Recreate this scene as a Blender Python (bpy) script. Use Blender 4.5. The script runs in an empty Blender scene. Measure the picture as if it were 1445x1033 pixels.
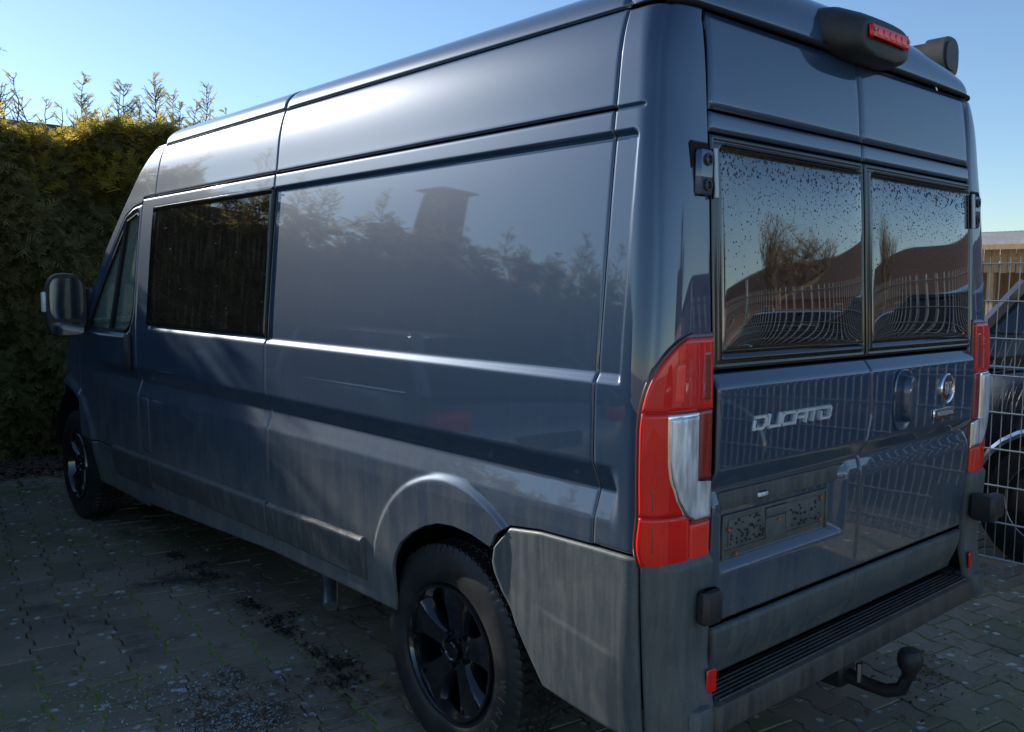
import bpy, math, random
import numpy as np
from mathutils import Vector, Matrix
R_ = math.radians
rng = np.random.default_rng(7)
random.seed(7)
C = bpy.context.scene.collection
scene = bpy.context.scene

# ------------------------------------------------------------------ camera, sky, sun, exposure
YAW, PITCH, ROLL = R_(-41.4335), R_(-5.0453), R_(0.4561)
cam_d = bpy.data.cameras.new("camera"); cam = bpy.data.objects.new("camera", cam_d); C.objects.link(cam)
fw = Vector((-math.sin(YAW)*math.cos(PITCH), math.cos(YAW)*math.cos(PITCH), math.sin(PITCH)))
rt = Vector((math.cos(YAW), math.sin(YAW), 0)); up = rt.cross(fw)
rt2 = rt*math.cos(ROLL)+up*math.sin(ROLL); up2 = -rt*math.sin(ROLL)+up*math.cos(ROLL)
cam.matrix_world = Matrix((( rt2.x, up2.x, -fw.x, -2.7164), (rt2.y, up2.y, -fw.y, -1.3904), (rt2.z, up2.z, -fw.z, 1.5577), (0, 0, 0, 1)))
cam_d.sensor_width = 36; cam_d.lens = 1270.6*36/1445; cam_d.clip_end = 800; cam_d.clip_start = .05
scene.camera = cam
SUN_EL, SUN_AZ = 22.0, -10.0          # azimuth from +y, clockwise towards +x
world = bpy.data.worlds.new("World"); scene.world = world; world.use_nodes = True
wn = world.node_tree; wn.nodes.clear()
sky = wn.nodes.new("ShaderNodeTexSky"); sky.sky_type = 'NISHITA'; sky.sun_disc = False
sky.sun_elevation = R_(SUN_EL); sky.sun_rotation = R_(SUN_AZ); sky.altitude = 50; sky.air_density = 1.0; sky.dust_density = .15; sky.ozone_density = 3.6
bg = wn.nodes.new("ShaderNodeBackground"); bg.inputs[1].default_value = .112
wo = wn.nodes.new("ShaderNodeOutputWorld"); wn.links.new(sky.outputs[0], bg.inputs[0]); wn.links.new(bg.outputs[0], wo.inputs[0])
sun_d = bpy.data.lights.new("sun", 'SUN'); sun_d.energy = 5.0; sun_d.angle = R_(.5); sun_d.color = (1, .94, .85)
sun = bpy.data.objects.new("sun", sun_d); C.objects.link(sun)
sd = Vector((math.sin(R_(SUN_AZ))*math.cos(R_(SUN_EL)), math.cos(R_(SUN_AZ))*math.cos(R_(SUN_EL)), math.sin(R_(SUN_EL))))
sun.rotation_euler = sd.to_track_quat('Z', 'Y').to_euler()
scene.view_settings.view_transform = 'Standard'; scene.view_settings.look = 'None'
scene.view_settings.exposure = 0.62; scene.view_settings.gamma = 1; scene.view_settings.use_curve_mapping = False
scene.render.engine = 'CYCLES'

# ------------------------------------------------------------------ materials
class NT:
    def __init__(s, name):
        s.m = bpy.data.materials.new(name); s.m.use_nodes = True; s.t = s.m.node_tree; s.t.nodes.clear()
        s.out = s.n("ShaderNodeOutputMaterial"); s.bs = s.n("ShaderNodeBsdfPrincipled"); s.l(s.bs.outputs[0], s.out.inputs[0])
        s.tc = s.n("ShaderNodeTexCoord")
    def n(s, k, **kw):
        x = s.t.nodes.new(k)
        for a, b in kw.items(): setattr(x, a, b)
        return x
    def l(s, a, b): s.t.links.new(a, b)
    def set(s, **kw):
        for k, v in kw.items():
            i = s.bs.inputs[k.replace('_', ' ')]
            if hasattr(v, 'is_linked'): s.l(v, i)
            else: i.default_value = (*v, 1) if isinstance(v, tuple) and len(v) == 3 and i.type == 'RGBA' else v
        return s
    def noise(s, scale=5, detail=4, rough=.55, vec=(1, 1, 1), out=0, off=(0, 0, 0)):
        mp = s.n("ShaderNodeMapping"); mp.inputs['Scale'].default_value = vec; mp.inputs['Location'].default_value = off
        s.l(s.tc.outputs['Object'], mp.inputs[0])
        x = s.n("ShaderNodeTexNoise"); x.inputs['Scale'].default_value = scale; x.inputs['Detail'].default_value = detail; x.inputs['Roughness'].default_value = rough
        s.l(mp.outputs[0], x.inputs['Vector']); return x.outputs[out]
    def vor(s, scale=5, feature='F1', vec=(1, 1, 1), out='Distance', rnd=1.):
        mp = s.n("ShaderNodeMapping"); mp.inputs['Scale'].default_value = vec; s.l(s.tc.outputs['Object'], mp.inputs[0])
        x = s.n("ShaderNodeTexVoronoi", feature=feature); x.inputs['Scale'].default_value = scale; x.inputs['Randomness'].default_value = rnd
        s.l(mp.outputs[0], x.inputs['Vector']); return x.outputs[out]
    def ramp(s, fac, stops):
        x = s.n("ShaderNodeValToRGB"); e = x.color_ramp.elements
        while len(e) < len(stops): e.new(.5)
        for i, (p, c) in enumerate(stops):
            e[i].position = p; e[i].color = (*c, 1) if isinstance(c, tuple) else (c, c, c, 1)
        s.l(fac, x.inputs[0]); return x.outputs[0]
    def math(s, op, a, b=0., clamp=False):
        x = s.n("ShaderNodeMath", operation=op, use_clamp=clamp)
        for i, v in enumerate((a, b)):
            if hasattr(v, 'is_linked'): s.l(v, x.inputs[i])
            else: x.inputs[i].default_value = v
        return x.outputs[0]
    def mix(s, f, a, b):
        x = s.n("ShaderNodeMix", data_type='RGBA')
        for i, v in ((0, f), (6, a), (7, b)):
            if hasattr(v, 'is_linked'): s.l(v, x.inputs[i])
            else: x.inputs[i].default_value = (*v, 1) if isinstance(v, tuple) else v
        return x.outputs[2]
    def zrange(s, z0, v0, z1, v1, axis='Z'):
        sx = s.n("ShaderNodeSeparateXYZ"); s.l(s.tc.outputs['Object'], sx.inputs[0])
        x = s.n("ShaderNodeMapRange"); s.l(sx.outputs[axis], x.inputs[0])
        for i, v in enumerate((z0, z1, v0, v1)): x.inputs[i+1].default_value = v
        return x.outputs[0]
    def bump(s, h, strength=.3, dist=.01):
        x = s.n("ShaderNodeBump"); x.inputs['Strength'].default_value = strength; x.inputs['Distance'].default_value = dist
        s.l(h, x.inputs['Height']); s.l(x.outputs[0], s.bs.inputs['Normal']); return x
    def mixshader(s, fac, other):
        x = s.n("ShaderNodeMixShader"); s.l(fac, x.inputs[0]); s.l(s.bs.outputs[0], x.inputs[1]); s.l(other, x.inputs[2]); s.l(x.outputs[0], s.out.inputs[0])

M = {}
def simple(name, col, rough=.5, metal=0., coat=0., **kw):
    t = NT(name); t.set(Base_Color=col, Roughness=rough, Metallic=metal, Coat_Weight=coat, **kw); M[name] = t.m; return t
def noisy(name, c1, c2, scale=8, rough=.6, vec=(1, 1, 1), bump=.2, bs=None, **kw):
    t = NT(name); f = t.noise(scale, 5, .6, vec)
    t.set(Base_Color=t.ramp(f, [(.3, c1), (.7, c2)]), Roughness=rough, **kw)
    if bump: t.bump(t.noise(bs or scale*4, 4, .6, vec), bump)
    M[name] = t.m; return t

def paint_mat(name, base, dust_lo=.55, dust_hi=.10):
    """metallic clearcoat with a film of road dirt: vertical run-off streaks, fine specks, thicker towards the sills"""
    t = NT(name)
    fl = t.noise(900, 1, .5)
    t.set(Base_Color=t.mix(t.math('MULTIPLY', fl, .6), base, tuple(c*2.0 for c in base)), Metallic=.22, Roughness=.42, Specular_IOR_Level=.1, Coat_Weight=1., Coat_Roughness=.025, Coat_IOR=1.85)
    st = t.ramp(t.noise(1, 4, .6, (30, 30, .9)), [(.46, 0.), (.68, 1.)])
    st2 = t.ramp(t.noise(1, 3, .6, (150, 150, 2.5), off=(3, 1, 2)), [(.45, 0.), (.8, 1.)])
    big = t.ramp(t.noise(1.3, 3, .5), [(.3, .35), (.7, 1.)])
    sp = t.ramp(t.vor(210, vec=(1, 1, 1)), [(.05, 1.), (.12, 0.)])
    spm = t.ramp(t.noise(60, 2, .5), [(.55, 0.), (.7, 1.)])
    zf = t.zrange(.45, dust_lo, 1.25, dust_hi)
    low = t.ramp(t.noise(7, 5, .7, (1, 1, .6)), [(.35, .15), (.75, 1.)])
    lowz = t.zrange(.46, .75, 1.08, 0.)
    a = t.math('MULTIPLY', t.math('ADD', t.math('MULTIPLY', st, .55), t.math('MULTIPLY', st2, .35)), big)
    a = t.math('ADD', t.math('MULTIPLY', a, zf), t.math('MULTIPLY', zf, .38))
    spl = t.math('MULTIPLY', t.ramp(t.vor(95), [(.08, 1.), (.20, 0.)]), t.ramp(t.noise(10, 4, .7, off=(1, 5, 2)), [(.45, 0.), (.7, 2.)]))
    a = t.math('ADD', a, t.math('MULTIPLY', t.math('ADD', low, spl), lowz))
    a = t.math('ADD', a, t.math('MULTIPLY', t.math('MULTIPLY', sp, spm), .22), True)
    d = t.n("ShaderNodeBsdfPrincipled"); d.inputs['Base Color'].default_value = (.19, .19, .17, 1); d.inputs['Roughness'].default_value = .85
    d.inputs['Specular IOR Level'].default_value = .08
    t.mixshader(a, d.outputs[0]); M[name] = t.m
paint_mat("paint", (.015, .040, .082), .55, .06)
paint_mat("plastic_body", (.040, .050, .058), .5, .2)
noisy("plastic_black", (.018, .018, .019), (.035, .035, .036), 30, .48, bump=.15, bs=400)
t = noisy("plastic_grey", (.045, .048, .050), (.085, .085, .080), 14, .55, bump=.12, bs=500)
def grime(name, base, dust, amount):
    t = NT(name); st = t.ramp(t.noise(1, 4, .65, (45, 45, 5)), [(.40, 0.), (.75, 1.)])
    bl = t.ramp(t.noise(9, 5, .65), [(.3, .2), (.8, 1.)])
    sp = t.math('MULTIPLY', t.ramp(t.vor(120), [(.10, 1.), (.22, 0.)]), t.ramp(t.noise(14, 4, .7, off=(1, 5, 2)), [(.45, 0.), (.7, 1.5)]))
    f = t.math('ADD', t.math('MULTIPLY', t.math('ADD', st, bl), amount), t.math('MULTIPLY', sp, .5), True)
    t.set(Base_Color=t.mix(f, base, dust), Roughness=t.math('ADD', t.math('MULTIPLY', f, .45), .38)); t.bump(t.noise(500, 2), .12, .002); M[name] = t.m
grime("moulding", (.028, .035, .044), (.17, .165, .15), .46)
grime("bumper", (.050, .068, .080), (.22, .215, .18), .30)
grime("step_plastic", (.022, .023, .027), (.20, .185, .15), .36)
simple("gap", (.004, .004, .004), .9)
simple("rubber_seal", (.008, .008, .009), .55)
simple("chrome", (.78, .79, .80), .08, 1.)
simple("satin_metal", (.32, .33, .34), .35, 1.)
noisy("zinc", (.34, .35, .36), (.52, .53, .54), 25, .42, Metallic=.85, bump=.05)
simple("dark_red", (.10, .015, .012), .3, 0, .6)
t = NT("window_black")   # tinted glazing with dried run marks and scratches
st = t.ramp(t.noise(1, 5, .65, (60, 60, 1.2)), [(.5, 0.), (.9, 1.)])
sc = t.ramp(t.noise(1, 2, .5, (90, 14, 260), off=(5, 2, 1)), [(.74, 0.), (.78, 1.)])
d = t.n("ShaderNodeBsdfPrincipled"); d.inputs['Base Color'].default_value = (.30, .27, .22, 1); d.inputs['Roughness'].default_value = .8
t.set(Base_Color=(.006, .006, .006), Roughness=.02, Specular_IOR_Level=.75)
t.mixshader(t.math('ADD', t.math('MULTIPLY', st, .06), t.math('MULTIPLY', sc, .5), True), d.outputs[0]); M["window_black"] = t.m
t = NT("acrylic")
st = t.ramp(t.noise(1, 4, .6, (90, 90, 3)), [(.45, 0.), (.8, 1.)])
t.set(Base_Color=(.004, .005, .006), Roughness=t.math('ADD', t.math('MULTIPLY', st, .03), .02), Specular_IOR_Level=1.0, Coat_Weight=1., Coat_Roughness=.01, Coat_IOR=1.7); t.bump(t.noise(3.2, 1, .3), .06, .02); M["acrylic"] = t.m
t = NT("cab_glass"); t.set(Base_Color=(.55, .75, .66), Roughness=.01, Transmission_Weight=.8, IOR=1.1, Specular_IOR_Level=.6, Alpha=.75); M["cab_glass"] = t.m
simple("drop", (.01, .01, .012), .03, 0, 0, Specular_IOR_Level=.6)
def rubber():
    t = NT("tyre_rubber"); f = t.ramp(t.noise(11, 5, .7), [(.4, 0.), (.8, 1.)])
    t.set(Base_Color=t.mix(f, (.012, .012, .013), (.040, .038, .035)), Roughness=.5); t.bump(t.noise(300, 3), .2, .002); M["tyre_rubber"] = t.m
rubber()
simple("tyre_letter", (.05, .05, .05), .6)
simple("rim_black", (.006, .006, .008), .10, 0, 1., Coat_Roughness=.04)
t = NT("lens_red"); rib = t.n("ShaderNodeTexWave"); rib.inputs['Scale'].default_value = 60; t.l(t.tc.outputs['Object'], rib.inputs[0])
t.set(Base_Color=t.ramp(t.noise(5, 1, .4), [(.35, (.70, .004, .003)), (.65, (.98, .012, .005))]), Roughness=.45, Specular_IOR_Level=.2, Coat_Weight=.9, Coat_Roughness=.01)
t.bump(rib.outputs[0], .12, .004); M["lens_red"] = t.m
simple("lens_red_deep", (.30, .008, .006), .3, 0, 1., Coat_Roughness=.02)
simple("lens_red_bright", (1., .03, .012), .4, 0, .6, Coat_Roughness=.02)
t = NT("lens_clear"); rib = t.n("ShaderNodeTexWave", bands_direction='X'); rib.inputs['Scale'].default_value = 16; rib.inputs['Distortion'].default_value = 2; t.l(t.tc.outputs['Object'], rib.inputs[0])
t.set(Base_Color=t.ramp(t.noise(26, 2, .5, (1.2, 1, .25)), [(.35, (.40, .43, .47)), (.6, (.95, .96, .97))]), Roughness=.22, Metallic=.2, Coat_Weight=1., Coat_Roughness=.03); t.bump(rib.outputs[0], .35, .004); M["lens_clear"] = t.m  # grey streaks in the base colour paint a darker, recessed look
simple("indicator_white", (.75, .76, .78), .25, 0, .6)
simple("mirror_glass", (.22, .25, .27), .06, .9)
simple("badge_silver", (.80, .83, .86), .32, .55, .5)
simple("frame_black", (.006, .007, .008), .12, 0, 0, Specular_IOR_Level=.8)
simple("holder_dark", (.035, .036, .032), .5)
noisy("holder_grey", (.085, .088, .075), (.13, .13, .11), 30, .5, bump=.1)
simple("amber", (.55, .13, .02), .4)
noisy("seat_cloth", (.03, .03, .033), (.06, .06, .06), 40, .9)

# ------------------------------------------------------------------ mesh helpers
def link(name, me, mat=None, parent=None, smooth=True):
    o = bpy.data.objects.new(name, me); C.objects.link(o)
    if mat:
        for mm in (mat if isinstance(mat, (list, tuple)) else [mat]): me.materials.append(M[mm] if isinstance(mm, str) else mm)
    if parent: o.parent = parent
    if smooth and len(me.polygons): me.polygons.foreach_set('use_smooth', np.ones(len(me.polygons), bool))
    return o
def mk(name, V, F, mat=None, parent=None, smooth=False):
    me = bpy.data.meshes.new(name)
    V = np.asarray(V, np.float32)
    if isinstance(F, np.ndarray):
        n, k = F.shape
        me.vertices.add(len(V)); me.vertices.foreach_set('co', V.ravel())
        me.loops.add(n*k); me.loops.foreach_set('vertex_index', F.astype(np.int32).ravel())
        me.polygons.add(n); me.polygons.foreach_set('loop_start', np.arange(0, n*k, k, dtype=np.int32)); me.polygons.foreach_set('loop_total', np.full(n, k, np.int32))
        me.update(calc_edges=True)
    else:
        me.from_pydata(V.tolist(), [], F); me.update()
    return link(name, me, mat, parent, smooth)
def empty(name, loc=(0, 0, 0), **kw):
    o = bpy.data.objects.new(name, None); C.objects.link(o); o.location = loc; o.empty_display_size = .2
    tag(o, **kw); return o
def tag(o, label=None, category=None, group=None, kind=None):
    for k, v in (('label', label), ('category', category), ('group', group), ('kind', kind)):
        if v: o[k] = v
    return o
class MB:
    def __init__(s): s.V = []; s.F = []; s.mi = []
    def add(s, V, F, mi=0):
        b = len(s.V); s.V += [tuple(v) for v in V]; s.F += [tuple(i+b for i in f) for f in F]; s.mi += [mi]*len(F)
    def box(s, c, d, rot=None, bev=0., mi=0, taper=1.):
        hx, hy, hz = d[0]/2, d[1]/2, d[2]/2; b = min(bev, hx*.99, hy*.99, hz*.99)
        V = []
        if b <= 0:
            for z in (-hz, hz):
                for x, y in ((-hx, -hy), (hx, -hy), (hx, hy), (-hx, hy)):
                    k = taper if z > 0 else 1; V.append(Vector((x*k, y*k, z)))
            F = [(3, 2, 1, 0), (4, 5, 6, 7), (0, 1, 5, 4), (1, 2, 6, 5), (2, 3, 7, 6), (3, 0, 4, 7)]
        else:
            def ring(ix, z):
                x, y = hx-ix, hy-ix; e = b
                return [(-x+e, -y, z), (x-e, -y, z), (x, -y+e, z), (x, y-e, z), (x-e, y, z), (-x+e, y, z), (-x, y-e, z), (-x, -y+e, z)]
            for ix, z in ((b*.99, -hz), (b*.3, -hz+b*.3), (0, -hz+b), (0, hz-b), (b*.3, hz-b*.3), (b*.99, hz)):
                k = 1+(taper-1)*(z+hz)/(2*hz)
                V += [Vector((p[0]*k, p[1]*k, p[2])) for p in ring(ix, z)]
            F = [tuple(range(7, -1, -1)), tuple(range(40, 48))]
            for r in range(5):
                for i in range(8): F.append((r*8+i, r*8+(i+1) % 8, (r+1)*8+(i+1) % 8, (r+1)*8+i))
        mtx = rot if rot is not None else Matrix.Identity(3)
        s.add([mtx @ v + Vector(c) for v in V], F, mi)
    def tube(s, pts, r, n=8, mi=0, caps=True):
        pts = [Vector(p) for p in pts]; rs = r if isinstance(r, (list, tuple)) else [r]*len(pts); V = []; F = []
        prev = None
        for i, p in enumerate(pts):
            d = (pts[min(i+1, len(pts)-1)]-pts[max(i-1, 0)]).normalized()
            a = prev if prev is not None and abs(prev.dot(d)) < .95 else (Vector((0, 0, 1)) if abs(d.z) < .9 else Vector((1, 0, 0)))
            x = (a - d*a.dot(d)).normalized(); y = d.cross(x); prev = x
            V += [p + (x*math.cos(t*2*math.pi/n)+y*math.sin(t*2*math.pi/n))*rs[i] for t in range(n)]
        for i in range(len(pts)-1):
            for j in range(n): F.append((i*n+j, i*n+(j+1) % n, (i+1)*n+(j+1) % n, (i+1)*n+j))
        if caps: F += [tuple(range(n-1, -1, -1)), tuple(range((len(pts)-1)*n, len(pts)*n))]
        s.add(V, F, mi)
    def prism(s, poly, axis, a, b, mi=0):
        """poly: 2-D points in the plane perpendicular to axis ('x','y','z'); extruded from a to b"""
        def P(p, h): return {'x': (h, p[0], p[1]), 'y': (p[0], h, p[1]), 'z': (p[0], p[1], h)}[axis]
        n = len(poly); V = [P(p, a) for p in poly]+[P(p, b) for p in poly]
        F = [tuple(range(n-1, -1, -1)), tuple(range(n, 2*n))]+[(i, (i+1) % n, n+(i+1) % n, n+i) for i in range(n)]
        s.add(V, F, mi)
    def obj(s, name, mat, parent=None, smooth=False, fix=True):
        me = bpy.data.meshes.new(name); me.from_pydata(s.V, [], s.F); me.update()
        if fix:
            import bmesh
            bm = bmesh.new(); bm.from_mesh(me); bmesh.ops.recalc_face_normals(bm, faces=bm.faces); bm.to_mesh(me); bm.free()
        o = link(name, me, mat, parent, False)
        if any(s.mi): me.polygons.foreach_set('material_index', s.mi)
        if smooth: smooth_angle(o)
        return o
def smooth_angle(o, ang=40):
    me = o.data; me.polygons.foreach_set('use_smooth', np.ones(len(me.polygons), bool))
    try: me.set_sharp_from_angle(angle=R_(ang))
    except Exception: pass
def interp(x, pts):
    a = np.asarray(pts, float); o = np.argsort(a[:, 0]); return np.interp(x, a[o, 0], a[o, 1])
def ss(a, b, t):
    t = np.clip((np.asarray(t, float)-a)/(b-a), 0, 1); return t*t*(3-2*t)
def smooth_interp(z, X, Y):
    z = np.asarray(z, float); X = np.asarray(X, float); Y = np.asarray(Y, float)
    m = np.gradient(Y, X); i = np.clip(np.searchsorted(X, z)-1, 0, len(X)-2)
    h = X[i+1]-X[i]; t = np.clip((z-X[i])/h, 0, 1)
    return (2*t**3-3*t**2+1)*Y[i]+(t**3-2*t**2+t)*h*m[i]+(-2*t**3+3*t**2)*Y[i+1]+(t**3-t**2)*h*m[i+1]
def lathe(mb, prof, n, center, axis='x', mi=0, disp=None):
    """prof: (axial, radius) list, revolved about an axis through center"""
    P = np.array(prof, float); m = len(P); th = np.linspace(0, 2*np.pi, n, endpoint=False)
    r = P[None, :, 1]+(disp(th[:, None], P[None, :, 0], P[None, :, 1]) if disp else 0)
    r = r+np.zeros((n, 1)); A = P[None, :, 0]+0*r; cx = r*np.cos(th)[:, None]; sx = r*np.sin(th)[:, None]
    V = np.stack([A, cx, sx], -1) if axis == 'x' else (np.stack([cx, A, sx], -1) if axis == 'y' else np.stack([cx, sx, A], -1))
    V = V.reshape(-1, 3)+np.array(center)
    F = []
    for i in range(n):
        j = (i+1) % n
        for k in range(m-1): F.append((i*m+k, j*m+k, j*m+k+1, i*m+k+1))
    mb.add(V, F, mi)
def grid_obj(name, G, mat, parent, flip=False, lip=.012, rnd=.0015, smooth=True, extra=None, mask=None):
    """G (nv,nu,3): an open sheet; its border is turned inwards by lip so panel gaps have edges"""
    G = np.array(G, float); nv, nu = G.shape[:2]
    du = np.gradient(G, axis=1); dv = np.gradient(G, axis=0); N = np.cross(du, dv)
    N /= (np.linalg.norm(N, axis=-1, keepdims=True)+1e-12)
    if flip: N = -N
    if lip:
        E = np.zeros((nv+2, nu+2, 3)); E[1:-1, 1:-1] = G; NN = np.pad(N, ((1, 1), (1, 1), (0, 0)), mode='edge')
        E[0, 1:-1] = G[0]; E[-1, 1:-1] = G[-1]; E[1:-1, 0] = G[:, 0]; E[1:-1, -1] = G[:, -1]
        E[0, 0], E[0, -1], E[-1, 0], E[-1, -1] = G[0, 0], G[0, -1], G[-1, 0], G[-1, -1]
        b = np.zeros((nv+2, nu+2), bool); b[0] = b[-1] = True; b[:, 0] = b[:, -1] = True
        e = np.zeros_like(b); e[1] = e[-2] = True; e[:, 1] = e[:, -2] = True; e &= ~b
        E[b] -= NN[b]*lip; E[e] -= NN[e]*rnd; G = E; nv += 2; nu += 2
    idx = np.arange(nv*nu).reshape(nv, nu)
    F = np.stack([idx[:-1, :-1], idx[:-1, 1:], idx[1:, 1:], idx[1:, :-1]], -1).reshape(-1, 4)
    if flip: F = F[:, ::-1]
    V = G.reshape(-1, 3)
    if mask is not None:
        c = V[F].mean(1); F = F[~mask(c)]
    o = mk(name, V, np.ascontiguousarray(F), mat, parent, smooth)
    return o

# ------------------------------------------------------------------ the van's surfaces (metres; rear door face at y=0, front towards +y, left side at -x)
ZS = [.25, .43, .65, .9, 1.10, 1.31, 1.60, 1.956, 2.02, 2.28, 2.33, 2.37, 2.40]
WS = [.97, .995, 1.012, 1.022, 1.026, 1.025, 1.004, .970, .962, .911, .885, .83, .76]
def width(z): return smooth_interp(z, ZS, WS)
def yrear(z): return smooth_interp(z, [.2, .5, .9, 1.31, 1.6, 1.95, 2.27, 2.40], [.02, .015, .0, .0, .012, .032, .066, .10])
AX, AY, LC, NE = .125, .095, .175, 2.35
def corner(s, z):
    s = np.asarray(s, float); z = np.asarray(z, float); s, z = np.broadcast_arrays(s, z)
    w = width(z); yr = yrear(z); y0 = yr+AY; d = y0-s; th = np.clip(d/LC, 0, 1)*np.pi/2
    ex = -w+AX*(1-np.abs(np.cos(th))**(2/NE)); ey = y0-AY*np.abs(np.sin(th))**(2/NE)
    x = np.where(d < 0, -w, ex)+np.clip(d-LC, 0, None); y = np.where(d < 0, s, ey)
    x = x+.38*np.clip(y-4.75, 0, None)**2
    return np.stack([x, y, z+0*x], -1)
def s_door(z):       # s at which the wrap meets the rear door edge
    w = width(z); over = np.clip(w-AX-.802, 0.0, None); return yrear(z)+AY-LC-over
def arch_ring(y, z):
    return .013*ss(.468, .440, np.hypot(y-.83, z-.50))*ss(.42, .66, z)*(y > .2)
def disp_side(y, z):
    D = np.zeros(np.broadcast(y, z).shape); y, z = np.broadcast_arrays(y, z)
    dt, db, dr, df = 1.956-z, z-1.312, y-.115, 3.43-y
    def rc(a, b, r):
        both = (a < r) & (b < r); return np.where(both, r-np.hypot(r-a, r-b), np.minimum(a, b))
    a = np.minimum(ss(0, .011, rc(dt, dr, .022)), ss(0, .012, dr)); a = np.minimum(a, ss(-.002, .028, db)); a = np.minimum(a, ss(0, .02, df))
    D -= .013*a*(z > 1.30)*(z < 1.96)
    prof = np.interp(z, [.90, .955, 1.028, 1.036, 1.096, 1.104, 1.12], [0, -.004, -.030, -.030, -.003, 0., 0])
    D += prof*ss(.112, .150, y)*(1-ss(3.9, 4.5, y))
    D += arch_ring(y, z)
    r2 = np.hypot((y-4.90)*.92, z-.47)
    D += .022*ss(.50, .455, r2)*ss(.35, .6, z)*(y > 4.2)
    D -= .012*ss(.75, .35, z)*0
    return D
def side_pts(s, z, extra=0.):
    P = corner(s, z); e = 1e-3
    N = np.cross(corner(s+e, z)-corner(s-e, z), corner(s, z+e)-corner(s, z-e)); N = -N/np.linalg.norm(N, axis=-1, keepdims=True)
    D = disp_side(P[..., 1], P[..., 2])*(s > .08)+extra
    return P+N*D[..., None], N
def side_patch(name, s0, s1, z0, z1, mat, parent, res=.007, extra=0., lip=.012, mirror=False, mask=None, rnd=.0015, fn=None, zmid=None):
    """s0,s1 may be functions of v; z0,z1 functions of s. fn(s,z)->extra offset"""
    f = lambda a: a if callable(a) else (lambda t, a=a: a+0*t)
    s0, s1, z0, z1 = f(s0), f(s1), f(z0), f(z1)
    if mirror: res = .02
    vm = np.array([0., 1.]); 
    S0, S1 = s0(np.array([.5]))[0], s1(np.array([.5]))[0]
    nu = max(3, int(abs(S1-S0)/res)); 
    zt = z1(np.linspace(S0, S1, 50)); zb = z0(np.linspace(S0, S1, 50)); nv = max(3, int((zt-zb).max()/res))
    u, v = np.meshgrid(np.linspace(0, 1, nu+1), np.linspace(0, 1, nv+1))
    s = s0(v)*(1-u)+s1(v)*u; zb = z0(s); zt = z1(s); z = zb+(zt-zb)*v
    if zmid:
        vm = (zmid-zb.min())/(zt.max()-zb.min()); z = np.where(v < vm, zb+(zmid-zb)*v/vm, zmid+(zt-zmid)*(v-vm)/(1-vm))
    ex = extra+(fn(s, z) if fn else 0.)
    P, N = side_pts(s, z, ex+0*s)
    if mirror: P = P*np.array([-1, 1, 1])
    return grid_obj(name, P, mat, parent, flip=not mirror, lip=lip, rnd=rnd, mask=mask)
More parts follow.
